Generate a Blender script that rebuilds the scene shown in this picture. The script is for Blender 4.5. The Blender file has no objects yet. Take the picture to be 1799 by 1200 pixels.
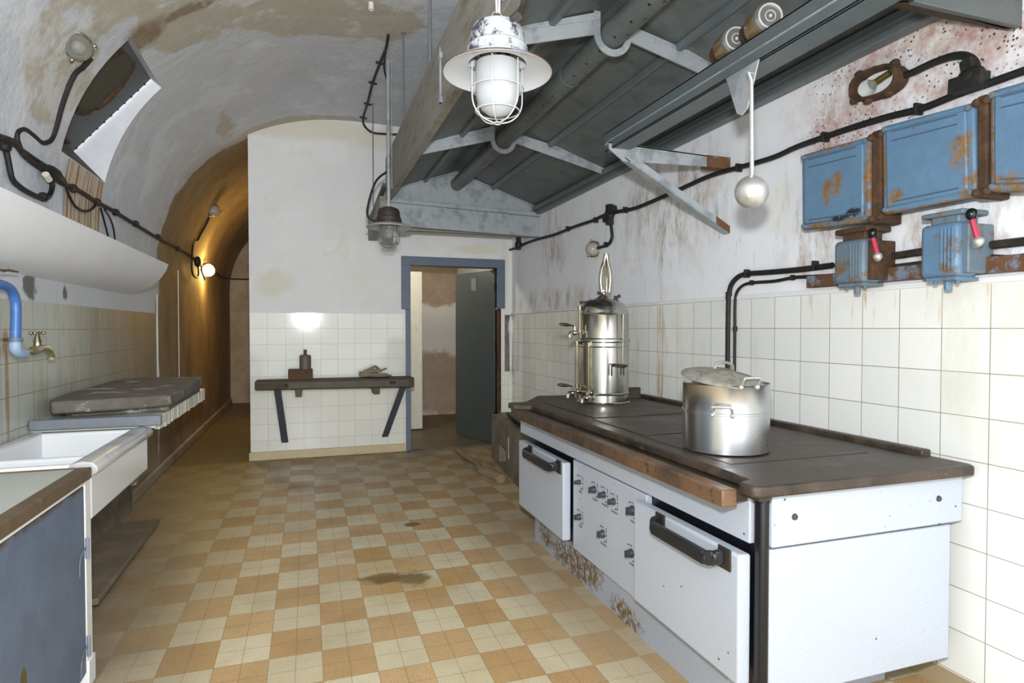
import bpy, math, random
from mathutils import Vector, Matrix
random.seed(7)
PI = math.pi
COL = bpy.context.scene.collection
# ------------------------------------------------------------------ camera
F = 1065.; YAW = .3261; PIT = .0216; H = 1.3
cy, sy, cp, sp = math.cos(YAW), math.sin(YAW), math.cos(PIT), math.sin(PIT)
FW = Vector((sy*cp, cy*cp, -sp)); RT = Vector((cy, -sy, 0)); UP = RT.cross(FW)
CAM = Vector((0, 0, H))
def ray(u, v): return FW + RT*((u-899.5)/F) - UP*((v-600)/F)
def atx(u, v, X): k = ray(u, v); return CAM + k*(X/k.x)
def aty(u, v, Y): k = ray(u, v); return CAM + k*(Y/k.y)
def atz(u, v, Z): k = ray(u, v); return CAM + k*((Z-H)/k.z)
def atd(u, v, D): return CAM + ray(u, v)*D
cd = bpy.data.cameras.new('camera'); cam = bpy.data.objects.new('camera', cd); COL.objects.link(cam)
cd.sensor_width = 36; cd.lens = 36*F/1799; cd.clip_start = .05; cd.clip_end = 60
cam.location = CAM
cam.rotation_euler = Matrix((RT, UP, -FW)).transposed().to_euler()
bpy.context.scene.camera = cam

# ------------------------------------------------------------------ materials
def lin(c):
    return tuple((x/12.92 if x <= .04045 else ((x+.055)/1.055)**2.4) for x in c)
def rgb(r, g, b): return lin((r/255, g/255, b/255)) + (1,)
class NT:
    def __init__(s, name):
        s.m = bpy.data.materials.new(name); s.m.use_nodes = True
        s.t = s.m.node_tree; s.n = s.t.nodes; s.l = s.t.links
        s.b = s.n['Principled BSDF']; s.tc = s.n.new('ShaderNodeTexCoord').outputs['Object']
    def nd(s, typ, **kw):
        n = s.n.new(typ)
        for k, v in kw.items(): setattr(n, k, v)
        return n
    def setin(s, n, key, v):
        if isinstance(v, bpy.types.NodeSocket): s.l.new(v, n.inputs[key])
        else: n.inputs[key].default_value = v
    def math(s, op, a, b=None, c=None):
        n = s.nd('ShaderNodeMath', operation=op); s.setin(n, 0, a)
        if b is not None: s.setin(n, 1, b)
        if c is not None: s.setin(n, 2, c)
        return n.outputs[0]
    def vscale(s, vec, sc):
        n = s.nd('ShaderNodeVectorMath', operation='MULTIPLY'); s.l.new(vec, n.inputs[0]); n.inputs[1].default_value = sc
        return n.outputs[0]
    def noise(s, scale, detail=5, rough=.6, vec=None, stretch=None, color=False, off=0):
        v = vec or s.tc
        if stretch: v = s.vscale(v, stretch)
        if off:
            a = s.nd('ShaderNodeVectorMath', operation='ADD'); s.l.new(v, a.inputs[0]); a.inputs[1].default_value = (off, off*1.7, off*.3); v = a.outputs[0]
        n = s.nd('ShaderNodeTexNoise'); n.inputs['Scale'].default_value = scale
        n.inputs['Detail'].default_value = detail; n.inputs['Roughness'].default_value = rough
        s.l.new(v, n.inputs['Vector']); return n.outputs['Color' if color else 'Fac']
    def ramp(s, x, lo, hi):
        n = s.nd('ShaderNodeMapRange'); s.setin(n, 0, x); n.inputs[1].default_value = lo; n.inputs[2].default_value = hi
        return n.outputs[0]
    def mix(s, f, a, b):
        n = s.nd('ShaderNodeMix', data_type='RGBA'); s.setin(n, 0, f); s.setin(n, 6, a); s.setin(n, 7, b); return n.outputs[2]
    def mixf(s, f, a, b):
        n = s.nd('ShaderNodeMix', data_type='FLOAT'); s.setin(n, 0, f); s.setin(n, 2, a); s.setin(n, 3, b); return n.outputs[0]
    def xyz(s):
        n = s.nd('ShaderNodeSeparateXYZ'); s.l.new(s.tc, n.inputs[0]); return n.outputs
    def comb(s, x, y, z=0):
        n = s.nd('ShaderNodeCombineXYZ'); s.setin(n, 0, x); s.setin(n, 1, y); s.setin(n, 2, z); return n.outputs[0]
    def blobs(s, pts, nscale=6, amp=.25, edge=.12):
        """soft patches of given centre/radius with ragged outline; pts (x,y,z,rx,ry,rz)"""
        nz = s.math('MULTIPLY', s.math('SUBTRACT', s.noise(nscale, 4, .6), .5), amp*4)
        out = None
        for (x, y, z, rx, ry, rz) in pts:
            a = s.nd('ShaderNodeVectorMath', operation='SUBTRACT'); s.l.new(s.tc, a.inputs[0]); a.inputs[1].default_value = (x, y, z)
            b = s.vscale(a.outputs[0], (1/rx, 1/ry, 1/rz))
            c = s.nd('ShaderNodeVectorMath', operation='LENGTH'); s.l.new(b, c.inputs[0])
            d = s.ramp(s.math('ADD', c.outputs['Value'], nz), 1+edge, 1-edge)
            out = d if out is None else s.math('MAXIMUM', out, d)
        return out
    def bump(s, h, strength=.3, dist=.01):
        n = s.nd('ShaderNodeBump'); n.inputs['Strength'].default_value = strength; n.inputs['Distance'].default_value = dist
        s.l.new(h, n.inputs['Height']); s.l.new(n.outputs[0], s.b.inputs['Normal'])
    def fin(s, col, rough=.6, metal=0., spec=.5):
        s.setin(s.b, 'Base Color', col); s.setin(s.b, 'Roughness', rough); s.setin(s.b, 'Metallic', metal)
        s.b.inputs['Specular IOR Level'].default_value = spec
        return s.m
def simple(name, c, rough=.5, metal=0., var=.12, scale=12, bump=0, spec=.5, c2=None, lo=.55, hi=.7, rough2=None, stretch=None):
    t = NT(name)
    n = t.noise(scale, 6, .65, stretch=stretch)
    dark = tuple(x*(1-var*2) for x in c[:3])+(1,); lite = tuple(min(1, x*(1+var)) for x in c[:3])+(1,)
    col = t.mix(n, dark, lite); r = rough
    if c2:
        m = t.ramp(t.noise(scale*.6, 8, .7, off=3.1, stretch=stretch), lo, hi)
        col = t.mix(m, col, c2)
        if rough2 is not None: r = t.mixf(m, rough, rough2)
    if bump: t.bump(t.noise(scale*4, 5, .7), bump, .004)
    return t.fin(col, r, metal, spec)

MT = {}
RUST = rgb(110, 62, 28)
MT['black'] = simple('black_paint', rgb(20, 21, 25), .35, 0, .2)
MT['cable'] = simple('black_cable', rgb(26, 25, 24), .6, 0, .25, 40, bump=.4, c2=rgb(60, 50, 40), lo=.55, hi=.75)
MT['cablerust'] = simple('rusty_cable', rgb(36, 30, 26), .7, 0, .3, 30, bump=.5, c2=rgb(62, 50, 40), lo=.45, hi=.6)
MT['zinc'] = simple('zinc_paint', rgb(168, 174, 178), .42, .15, .14, 14, bump=.2, c2=rgb(136, 143, 147), lo=.5, hi=.6)
MT['hoodgrey'] = simple('hood_grey', rgb(100, 106, 105), .48, .1, .16, 9, bump=.2, c2=rgb(76, 80, 76), lo=.5, hi=.68)
MT['hooddark'] = simple('hood_dark', rgb(98, 107, 110), .4, .15, .15, 10, bump=.15)
MT['rod'] = simple('rod_grey', rgb(130, 135, 140), .45, .4, .1)
MT['enamel'] = None
MT['chrome'] = None
MT['brass'] = simple('brass', rgb(186, 176, 146), .28, 1, .15, 20, c2=rgb(140, 134, 120), lo=.5, hi=.7)
MT['nickel'] = simple('nickel', rgb(205, 198, 180), .22, 1, .1, 20)
MT['blue'] = simple('blue_cast_iron', rgb(92, 124, 152), .42, 0, .12, 11, bump=.35, c2=rgb(104, 82, 52), lo=.565, hi=.63, rough2=.85)
MT['bluegrey'] = simple('blue_grey_iron', rgb(98, 116, 128), .5, 0, .12, 12, bump=.35, c2=rgb(105, 80, 50), lo=.54, hi=.64, rough2=.85)
MT['rust'] = simple('rust', rgb(92, 64, 42), .9, 0, .35, 25, bump=.8, c2=rgb(58, 42, 30), lo=.42, hi=.58)
MT['rustblue'] = simple('rust_blue', rgb(104, 70, 44), .85, 0, .3, 18, bump=.6, c2=rgb(108, 122, 138), lo=.52, hi=.6)
MT['wood'] = simple('weathered_wood', rgb(112, 96, 76), .8, 0, .25, 10, bump=.4, c2=rgb(64, 52, 42), lo=.45, hi=.65, stretch=(1, 6, 6))
MT['woodX'] = simple('dark_plank_wood', rgb(88, 76, 62), .8, 0, .25, 10, bump=.4, c2=rgb(62, 50, 40), lo=.45, hi=.65, stretch=(1, 7, 7))
MT['beam'] = simple('hood_beam', rgb(146, 144, 136), .75, 0, .2, 7, bump=.35, c2=rgb(112, 100, 82), lo=.52, hi=.7, stretch=(1, .7, 4))
MT['doorblue'] = simple('frame_blue', rgb(92, 106, 122), .5, 0, .12, 9, bump=.1)
MT['leaf'] = simple('door_teal', rgb(74, 82, 82), .42, 0, .12, 6, bump=.1)
MT['concrete'] = simple('concrete', rgb(132, 122, 106), .9, 0, .2, 9, bump=.5, c2=rgb(98, 90, 78), lo=.45, hi=.65)
MT['white'] = simple('white_paint', rgb(225, 226, 224), .5, 0, .05, 8, bump=.1)
MT['canopy'] = simple('canopy_plaster', rgb(240, 243, 247), .55, 0, .05, 5, bump=.25)
MT['ceramic'] = simple('sink_ceramic', rgb(226, 228, 230), .12, 0, .03, 3)
MT['laminate'] = simple('laminate_top', rgb(190, 195, 188), .35, 0, .06, 5)
MT['bluepipe'] = simple('blue_pipe', rgb(66, 112, 176), .4, 0, .1, 20, c2=rgb(120, 150, 190), lo=.55, hi=.75)
MT['cabblue'] = None
MT['redlever'] = simple('red_sleeve', rgb(176, 40, 70), .4, 0, .1)
MT['blackknob'] = simple('black_bakelite', rgb(14, 20, 20), .2)
MT['alu'] = simple('aluminium', rgb(205, 205, 202), .38, .6, .1, 22, c2=rgb(160, 158, 150), lo=.5, hi=.7, rough2=.55)
MT['lid'] = simple('dull_aluminium', rgb(170, 167, 154), .55, .3, .2, 12, bump=.4, c2=rgb(110, 104, 90), lo=.48, hi=.62)
MT['greyknob'] = simple('grey_knob', rgb(62, 64, 70), .35)
MT['crate'] = simple('rust_block', rgb(92, 68, 50), .85, 0, .3, 20, bump=.5)
MT['stovehandle'] = simple('handle_black', rgb(30, 34, 40), .3, 0, .1, c2=rgb(64, 66, 70), lo=.6, hi=.8)
MT['amber'] = simple('amber_jar', rgb(138, 116, 80), .12, .2, .35, 20)
MT['jarbase'] = simple('jar_base_glass', rgb(128, 128, 122), .08, .3, .25, 30)
MT['tilerim'] = simple('tile_edge', rgb(205, 202, 190), .3, 0, .08)
MT['orange'] = simple('chipped_paint', rgb(120, 126, 134), .6, 0, .2, 18, bump=.5, c2=rgb(190, 110, 70), lo=.62, hi=.66)
MT['brownedge'] = simple('worn_wood_edge', rgb(104, 88, 66), .7, 0, .25, 12, bump=.4, c2=rgb(196, 120, 74), lo=.66, hi=.7, stretch=(1, 2, 1))
MT['paleplate'] = simple('tarnished_lamp_body', rgb(190, 192, 192), .6, 0, .15, 25, bump=.6, c2=rgb(62, 66, 78), lo=.5, hi=.56)
MT['darkbody'] = simple('dark_lamp_body', rgb(74, 64, 58), .5, .3, .3, 30, bump=.5)
MT['enamelwhite'] = simple('white_shade_enamel', rgb(208, 213, 220), .22, 0, .04, 6, c2=rgb(150, 96, 50), lo=.70, hi=.73)
MT['shadegrey'] = simple('grey_shade', rgb(176, 178, 178), .4, 0, .1)
MT['chainwhite'] = simple('pale_wire', rgb(205, 205, 205), .4, .2, .1)
MT['socket'] = simple('brass_socket', rgb(150, 130, 70), .35, .8, .2)
MT['stonegrey'] = simple('grey_weathered_slab', rgb(108, 102, 94), .85, 0, .35, 9, bump=.8, c2=rgb(172, 168, 166), lo=.55, hi=.64)
MT['darkiron'] = simple('dark_iron_plate', rgb(70, 64, 52), .5, .4, .25, 10, bump=.3)
MT['brown'] = simple('dark_reveal', rgb(96, 84, 66), .8, 0, .2)
MT['ink'] = simple('print_black', rgb(20, 20, 22), .5)
MT['panelgrey'] = simple('grey_sheet', rgb(92, 96, 97), .7, 0, .12, 12, bump=.3)
MT['hatch'] = simple('rusty_hatch', rgb(78, 74, 60), .8, 0, .2, 12, bump=.4)
def glass(name, c, rough=.02, alpha=.0):
    t = NT(name); t.b.inputs['Transmission Weight'].default_value = .9; t.b.inputs['IOR'].default_value = 1.2
    return t.fin(c, rough, 0)
MT['glass'] = glass('clear_glass', rgb(225, 228, 225), .03)
MT['smokeglass'] = simple('dusty_glass', rgb(170, 165, 155), .12, 0, .15, 10)
t = NT('frosted_glass'); t.b.inputs['Subsurface Weight'].default_value = .0; MT['frost'] = t.fin(rgb(176, 180, 182), .18, 0, .6)
t = NT('lit_glass'); t.b.inputs['Emission Color'].default_value = rgb(255, 214, 120); t.b.inputs['Emission Strength'].default_value = 95; MT['lit'] = t.fin(rgb(255, 230, 170), .4)

# white enamel with tiny chips
def enamel(name, base=rgb(190, 198, 210), blobs=None, stain=rgb(110, 90, 48)):
    t = NT(name)
    vo = t.nd('ShaderNodeTexVoronoi'); vo.inputs['Scale'].default_value = 20; t.l.new(t.tc, vo.inputs['Vector'])
    chips = t.ramp(vo.outputs['Distance'], .10, .06)
    gate = t.ramp(t.noise(6, 2, .5, off=8), .50, .54)
    sp_ = t.noise(220, 2, .7)
    col = t.mix(t.ramp(sp_, .35, .7), tuple(x*.84 for x in base[:3])+(1,), base)
    col = t.mix(t.math('MULTIPLY', chips, gate), col, rgb(60, 50, 44))
    if blobs: col = t.mix(t.math('MULTIPLY', t.blobs(blobs, 26, .6, .35), t.ramp(t.noise(34, 6, .75), .40, .52)), col, t.mix(t.noise(26, 5), rgb(60, 48, 26), rgb(140, 116, 66)))
    t.bump(sp_, .06, .002)
    return t.fin(col, .3, 0)
MT['enamel'] = enamel('white_enamel')
MT['plinth'] = enamel('plinth_enamel', rgb(170, 177, 188), [(1.32, 3.28, .08, .2, .09, .06), (1.32, 3.05, .06, .2, .12, .06), (1.32, 2.85, .07, .2, .13, .09), (1.32, 2.68, .1, .2, .10, .07), (1.32, 2.36, .04, .2, .12, .05)])
# polished steel
def steel(name, c, r1, r2, sc=5):
    t = NT(name)
    n = t.noise(sc, 5, .6)
    col = t.mix(t.ramp(n, .35, .7), c, tuple(x*.72 for x in c[:3])+(1,))
    t.bump(t.noise(3.5, 2, .5), .05, .01)
    return t.fin(col, t.mixf(n, r1, r2), 1)
MT['chrome'] = steel('polished_nickel', rgb(205, 203, 196), .13, .26, 6)
MT['potsteel'] = steel('pot_steel', rgb(212, 214, 217), .2, .32, 2.5)
# stove top
t = NT('stove_top')
n1 = t.noise(5, 8, .7); n2 = t.noise(11, 8, .75, off=4)
col = t.mix(t.ramp(n1, .35, .68), rgb(36, 32, 29), rgb(88, 74, 62))
col = t.mix(t.ramp(n2, .58, .72), col, rgb(116, 94, 70))
col = t.mix(t.ramp(t.noise(24, 6, .7, off=9), .67, .73), col, rgb(146, 138, 126))
t.bump(n2, .3, .006)
MT['stovetop'] = t.fin(col, t.mixf(t.ramp(n1, .3, .7), .32, .62), .1)
t = NT('copper_rail')
n1 = t.noise(7, 6, .7)
col = t.mix(t.ramp(n1, .42, .66), rgb(78, 66, 56), rgb(118, 94, 74)); col = t.mix(t.blobs([(1.22, 1.6, .78, .3, .16, .2), (1.22, 2.0, .78, .3, .12, .2)], 9, .3, .4), col, rgb(126, 98, 74)); col = t.mix(t.ramp(t.noise(20, 6, .7, off=2), .56, .66), col, rgb(60, 48, 38))
MT['copper'] = t.fin(col, .5, .35)
# blue cabinet door
t = NT('cabinet_blue')
col = t.mix(t.noise(9, 7, .7), rgb(78, 88, 106), rgb(112, 128, 150))
col = t.mix(t.ramp(t.noise(16, 6, .7, off=5), .68, .74), col, rgb(138, 160, 184))
col = t.mix(t.blobs([(-.757, 2.03, .295, .1, .022, .05)], 20, .15, .1), col, rgb(92, 80, 44))
col = t.mix(t.math('MULTIPLY', t.ramp(t.xyz()[2], .715, .735), t.ramp(t.noise(6, 4, .6, off=2), .45, .55)), col, rgb(78, 62, 44))
MT['cabblue'] = t.fin(col, .5)

# ---- room surfaces
def plaster_nodes(t, base, patches=None, pcol=None, stains=None, scol=None, pscale=5, amp=.3, sst=None):
    n = t.noise(1.6, 6, .6)
    col = t.mix(t.ramp(n, .35, .68), tuple(x*.90 for x in base[:3])+(1,), base)
    col = t.mix(t.ramp(t.noise(3.2, 8, .7, off=6), .54, .62), col, tuple(x*y for x, y in zip(base[:3], (.93, .9, .83)))+(1,))
    if patches:
        m = t.blobs(patches, pscale, amp, .06)
        pc = t.mix(t.noise(8, 6, .7), tuple(x*.8 for x in pcol[:3])+(1,), tuple(min(1, x*1.12) for x in pcol[:3])+(1,))
        col = t.mix(m, col, pc)
    if stains:
        m = t.math('MULTIPLY', t.blobs(stains, 4, .4, .35), t.ramp(t.noise(9, 8, .75, stretch=sst or (1, 1, .5)), .42, .66))
        col = t.mix(m, col, scol)
    return col
def tile_nodes(t, axis, off_h, tw, th, off_z, c1, c2, grout, mort=.0016):
    x = t.xyz(); h = x[axis]
    v = t.comb(t.math('SUBTRACT', h, off_h), t.math('SUBTRACT', x[2], off_z))
    b = t.nd('ShaderNodeTexBrick'); b.offset = 0; b.squash = 1
    b.inputs['Scale'].default_value = 1; b.inputs['Brick Width'].default_value = tw; b.inputs['Row Height'].default_value = th
    b.inputs['Mortar Size'].default_value = mort; b.inputs['Mortar Smooth'].default_value = .1; b.inputs['Bias'].default_value = 0
    b.inputs['Color1'].default_value = c1; b.inputs['Color2'].default_value = c2; b.inputs['Mortar'].default_value = grout
    t.l.new(v, b.inputs['Vector']); return b
ZT = 1.452
def wall_mat(name, axis, off_h, tw, th, off_z, c1, c2, grout, pl, above=True, ztop=ZT, dirt=None, tiles_gate=None, extra=None, skirt=None, trough=.13):
    t = NT(name)
    b = tile_nodes(t, axis, off_h, tw, th, off_z, c1, c2, grout)
    tcol = b.outputs['Color']
    if dirt: tcol = t.mix(t.ramp(t.noise(3, 7, .7, off=2, stretch=(1, 1, .35)), dirt[1], dirt[2]), tcol, dirt[0])
    if extra: tcol = extra(t, tcol)
    z = t.xyz()[2]
    g = t.math('GREATER_THAN', t.math('ADD', z, t.math('MULTIPLY', t.noise(30, 2, .5), .006)), ztop)
    if tiles_gate: g = t.math('MAXIMUM', g, tiles_gate(t))
    pcol = pl(t)
    col = t.mix(g, tcol, pcol)
    rough = t.mixf(g, trough, .75)
    if skirt:
        s_ = t.math('LESS_THAN', z, skirt[0]); col = t.mix(s_, col, t.mix(t.noise(7, 6, .7), tuple(q*.7 for q in skirt[1][:3])+(1,), skirt[1])); rough = t.mixf(s_, rough, .7)
    hgt = t.mixf(g, t.math('SUBTRACT', 1.0, b.outputs['Fac']), t.noise(14, 6, .7))
    t.bump(hgt, .35, .004)
    return t.fin(col, rough)
WH = rgb(234, 237, 242)
def pl_right(t):
    c = plaster_nodes(t, WH)
    # reddish damp with dark speckles near the oval lamp, brown seepage low down and under the hood
    pink = t.blobs([(2.17, 1.75, 2.3, .3, .42, .27), (2.17, 1.45, 2.35, .3, .3, .25), (2.17, 2.1, 2.15, .3, .12, .2)], 5, .3, .5)
    c = t.mix(t.math('MULTIPLY', pink, t.ramp(t.noise(9, 8, .75), .36, .62)), c, rgb(176, 142, 132))
    vo = t.nd('ShaderNodeTexVoronoi'); vo.inputs['Scale'].default_value = 60; t.l.new(t.tc, vo.inputs['Vector'])
    c = t.mix(t.math('MULTIPLY', pink, t.math('MULTIPLY', t.ramp(vo.outputs['Distance'], .3, .2), t.ramp(t.noise(7, 4, .6, off=5), .46, .54))), c, rgb(64, 50, 46))
    st = t.blobs([(2.17, 5.3, 1.56, .3, .8, .1), (2.17, 5.25, 2.1, .3, .3, .28), (2.17, 2.15, 1.68, .3, .2, .12), (2.17, 3.3, 2.1, .3, .5, .35), (2.17, 1.5, 1.6, .3, .5, .14), (2.17, 2.05, 2.1, .3, .1, .2), (2.17, 1.1, 2.3, .3, .25, .3)], 4, .35, .5)
    c = t.mix(t.math('MULTIPLY', st, t.ramp(t.noise(10, 8, .75, stretch=(1, 1, .35), off=3), .46, .7)), c, rgb(150, 116, 84))
    c = t.mix(t.math('MULTIPLY', t.blobs([(2.17, 3.2, 1.9, .3, 1.0, .35)], 4, .3, .5), t.ramp(t.noise(14, 7, .7, stretch=(1, 1, .2), off=12), .56, .74)), c, rgb(150, 152, 146))
    return c
def ex_right(t, col):
    m = t.math('MULTIPLY', t.blobs([(2.17, 3.42, 1.12, .3, .06, .36)], 9, .12, .3), t.ramp(t.noise(20, 6, .7, stretch=(1, 1, .08)), .38, .6))
    col = t.mix(m, col, rgb(176, 140, 88))
    m = t.math('MULTIPLY', t.blobs([(2.17, 1.75, 1.42, .3, .5, .09), (2.17, 3.6, 1.1, .3, .4, .3), (2.17, 5.3, 1.2, .3, .5, .3)], 9, .2, .4), t.ramp(t.noise(24, 6, .7, stretch=(1, 1, .1), off=4), .56, .7))
    return t.mix(m, col, rgb(196, 164, 112))
MT['wall_right'] = wall_mat('wall_right_tiles', 1, 1.411, .165, .1525, 1.30, rgb(228, 229, 224), rgb(220, 222, 218), rgb(150, 140, 116), pl_right, extra=ex_right, dirt=(rgb(206, 202, 186), .52, .8), skirt=(.075, rgb(170, 152, 120)))
def pl_end(t):
    c = plaster_nodes(t, rgb(226, 227, 226))
    return t.mix(t.blobs([(-.2, 6.42, 3.3, .9, .3, .12), (.9, 6.42, 3.25, .5, .3, .12), (-.3, 6.42, 1.75, .15, .3, .12), (1.75, 6.42, 2.16, .28, .3, .05), (2.08, 6.42, 1.9, .05, .3, .35)], 6, .35, .3), c, rgb(214, 210, 197))
def gate_end(t):
    # tiles missing right of the door between 0.9 and 1.45 m
    x = t.xyz(); return t.math('MULTIPLY', t.math('GREATER_THAN', x[0], 2.0), t.math('GREATER_THAN', x[2], .82))
MT['wall_end'] = wall_mat('wall_end_tiles', 0, -.535, .1665, .158, 1.3, rgb(226, 226, 216), rgb(220, 220, 211), rgb(186, 182, 168), pl_end, tiles_gate=gate_end, ztop=1.462, skirt=(.085, rgb(186, 170, 134)), trough=.075)
def pl_left(t):
    y = t.xyz()[1]
    c = plaster_nodes(t, rgb(208, 212, 218))
    c = t.mix(t.blobs([(-1.26, 3.5, 1.5, .3, .07, .06), (-1.26, 3.95, 1.5, .3, .03, .04)], 16, .5, .2), c, rgb(110, 108, 106))
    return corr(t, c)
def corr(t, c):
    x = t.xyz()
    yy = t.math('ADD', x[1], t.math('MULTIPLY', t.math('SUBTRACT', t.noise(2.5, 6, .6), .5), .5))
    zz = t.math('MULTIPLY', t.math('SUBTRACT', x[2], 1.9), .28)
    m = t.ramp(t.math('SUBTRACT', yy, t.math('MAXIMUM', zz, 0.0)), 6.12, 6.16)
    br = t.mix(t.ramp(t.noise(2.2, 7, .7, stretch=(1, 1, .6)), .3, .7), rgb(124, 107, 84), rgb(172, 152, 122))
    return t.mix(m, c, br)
def gate_left(t): return t.ramp(t.xyz()[1], 6.09, 6.1)
def ex_left(t, col):
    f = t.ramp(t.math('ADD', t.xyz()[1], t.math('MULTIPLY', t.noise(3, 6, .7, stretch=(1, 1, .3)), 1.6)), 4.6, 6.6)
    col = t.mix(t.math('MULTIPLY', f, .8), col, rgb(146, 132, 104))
    r_ = t.math('MULTIPLY', t.blobs([(-1.26, 3.255, 1.02, .3, .018, .26), (-1.26, 3.25, 1.24, .3, .03, .05)], 14, .15, .3), t.ramp(t.noise(22, 6, .7, stretch=(1, 1, .08)), .3, .5))
    return t.mix(r_, col, rgb(150, 112, 66))
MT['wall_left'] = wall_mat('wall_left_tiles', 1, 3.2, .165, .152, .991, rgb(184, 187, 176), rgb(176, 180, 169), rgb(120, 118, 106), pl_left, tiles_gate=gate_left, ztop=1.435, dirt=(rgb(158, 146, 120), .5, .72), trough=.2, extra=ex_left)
def add_left_streaks():
    pass
# vault
t = NT('vault_plaster')
base = rgb(204, 207, 213)
pat = [(-.35, 3.6, 3.3, .95, .75, .4), (.25, 4.2, 3.4, .6, .42, .4), (-.9, 2.6, 2.95, .5, 1.1, .25), (-.6, 3.9, 3.1, .5, .4, .2), (1.0, 3.2, 3.4, .5, .5, .3), (-.55, 5.9, 3.05, .2, .5, .08), (-.1, 6.35, 3.3, .9, .1, .2), (-1.1, 3.5, 2.5, .15, .35, .3)]
c = plaster_nodes(t, base, pat, rgb(186, 180, 164), pscale=3.2, amp=.32)
c = t.mix(t.blobs([(-.2, 2.9, 3.3, .45, .3, .3), (.2, 3.1, 3.4, .3, .25, .3)], 4, .3, .08), c, rgb(198, 202, 208))
c = t.mix(t.math('MULTIPLY', t.ramp(t.noise(60, 3, .6), .62, .7), .25), c, rgb(110, 104, 96))
c = t.mix(t.blobs([(-.86, 3.9, 2.93, .16, .12, .12), (-.62, 3.9, 3.12, .2, .05, .15), (-.35, 3.86, 3.27, .25, .04, .1)], 9, .3, .3), c, t.mix(t.noise(22, 6, .7), rgb(96, 78, 54), rgb(168, 152, 128)))
c = t.mix(t.math('MULTIPLY', t.ramp(t.noise(2.3, 7, .7, off=17), .52, .6), .5), c, rgb(222, 226, 232))
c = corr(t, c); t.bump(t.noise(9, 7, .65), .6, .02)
MT['vault'] = t.fin(c, .8)
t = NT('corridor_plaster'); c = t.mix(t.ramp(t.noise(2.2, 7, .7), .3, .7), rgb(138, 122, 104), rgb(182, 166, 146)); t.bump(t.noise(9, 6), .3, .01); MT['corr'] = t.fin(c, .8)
t = NT('back_room_plaster')
c = t.mix(t.blobs([(1.7, 9, 1.95, 1.5, .5, .32), (1.9, 9, .45, .5, .5, .5)], 4, .3, .1), rgb(206, 203, 194), t.mix(t.noise(6, 7, .7), rgb(132, 110, 90), rgb(186, 168, 144)))
MT['backroom'] = t.fin(c, .8)
t = NT('streaked_plaster')
c = t.mix(t.ramp(t.noise(9, 5, .7, stretch=(1, 4, .12)), .5, .58), rgb(196, 186, 164), rgb(150, 92, 44)); MT['streak'] = t.fin(c, .7)
t = NT('niche_white'); c = t.mix(t.ramp(t.noise(5, 5), .4, .7), rgb(214, 218, 224), rgb(228, 230, 234)); t.bump(t.noise(20, 4), .4, .006); MT['niche'] = t.fin(c, .7)
# floor
t = NT('checker_floor')
x = t.xyz()
CX, CYY, FX, FY = .1985, .2225, .049, 2.535
u_ = t.math('DIVIDE', t.math('SUBTRACT', x[0], FX-20*CX), CX); v_ = t.math('DIVIDE', t.math('SUBTRACT', x[1], FY-20*CYY), CYY)
fu, fv = t.math('FLOOR', u_), t.math('FLOOR', v_)
par = t.math('MODULO', t.math('ADD', fu, fv), 2.0)
wn = t.nd('ShaderNodeTexWhiteNoise', noise_dimensions='2D'); t.l.new(t.comb(fu, fv), wn.inputs[0])
grain = t.noise(150, 3, .8)
lightc = t.mix(wn.outputs[0], rgb(202, 189, 156), rgb(214, 202, 170)); tanc = t.mix(wn.outputs[0], rgb(184, 150, 102), rgb(200, 168, 122))
lightc = t.mix(t.ramp(grain, .52, .72), lightc, rgb(160, 140, 100)); tanc = t.mix(t.ramp(grain, .5, .72), tanc, rgb(140, 104, 62))
col = t.mix(t.math('LESS_THAN', par, .5), tanc, lightc)
hu, hv = t.math('FRACT', t.math('MULTIPLY', u_, 2.0)), t.math('FRACT', t.math('MULTIPLY', v_, 2.0))
def edge(h, w): return t.math('MAXIMUM', t.math('LESS_THAN', h, w), t.math('GREATER_THAN', h, 1-w))
ln = t.math('MAXIMUM', edge(hu, .014), edge(hv, .014))
col = t.mix(t.math('MULTIPLY', ln, .6), col, rgb(120, 98, 66))
dirt = t.ramp(t.noise(3, 7, .7), .42, .72)
col = t.mix(t.math('MULTIPLY', dirt, .3), col, rgb(128, 104, 70))
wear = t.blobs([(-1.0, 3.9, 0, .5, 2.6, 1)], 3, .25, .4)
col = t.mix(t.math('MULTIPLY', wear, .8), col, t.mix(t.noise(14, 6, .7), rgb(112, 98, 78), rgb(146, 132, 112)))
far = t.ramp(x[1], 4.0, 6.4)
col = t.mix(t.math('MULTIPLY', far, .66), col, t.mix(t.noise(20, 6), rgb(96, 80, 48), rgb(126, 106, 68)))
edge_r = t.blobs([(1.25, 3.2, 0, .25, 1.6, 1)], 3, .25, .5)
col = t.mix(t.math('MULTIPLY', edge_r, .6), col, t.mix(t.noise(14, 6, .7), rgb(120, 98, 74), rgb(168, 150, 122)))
sp1 = t.blobs([(.42, 3.16, 0, .14, .05, 1), (.52, 3.12, 0, .07, .1, 1), (.36, 3.2, 0, .12, .04, 1), (.66, 4.0, 0, .05, .04, 1)], 12, .5, .3)
col = t.mix(t.math('MULTIPLY', sp1, .85), col, rgb(96, 74, 20))
sp2 = t.blobs([(.3, 3.55, 0, .12, .08, 1), (.35, 3.35, 0, .15, .12, 1), (.5, 3.0, 0, .2, .1, 1)], 10, .5, .5)
col = t.mix(t.math('MULTIPLY', sp2, .35), col, rgb(170, 130, 30))
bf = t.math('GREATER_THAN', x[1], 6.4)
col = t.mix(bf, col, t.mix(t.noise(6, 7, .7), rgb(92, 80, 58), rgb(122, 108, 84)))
t.bump(t.math('SUBTRACT', t.math('MULTIPLY', grain, .2), ln), .15, .002)
MT['floor'] = t.fin(col, t.mixf(dirt, .42, .62), 0, .4)

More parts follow.
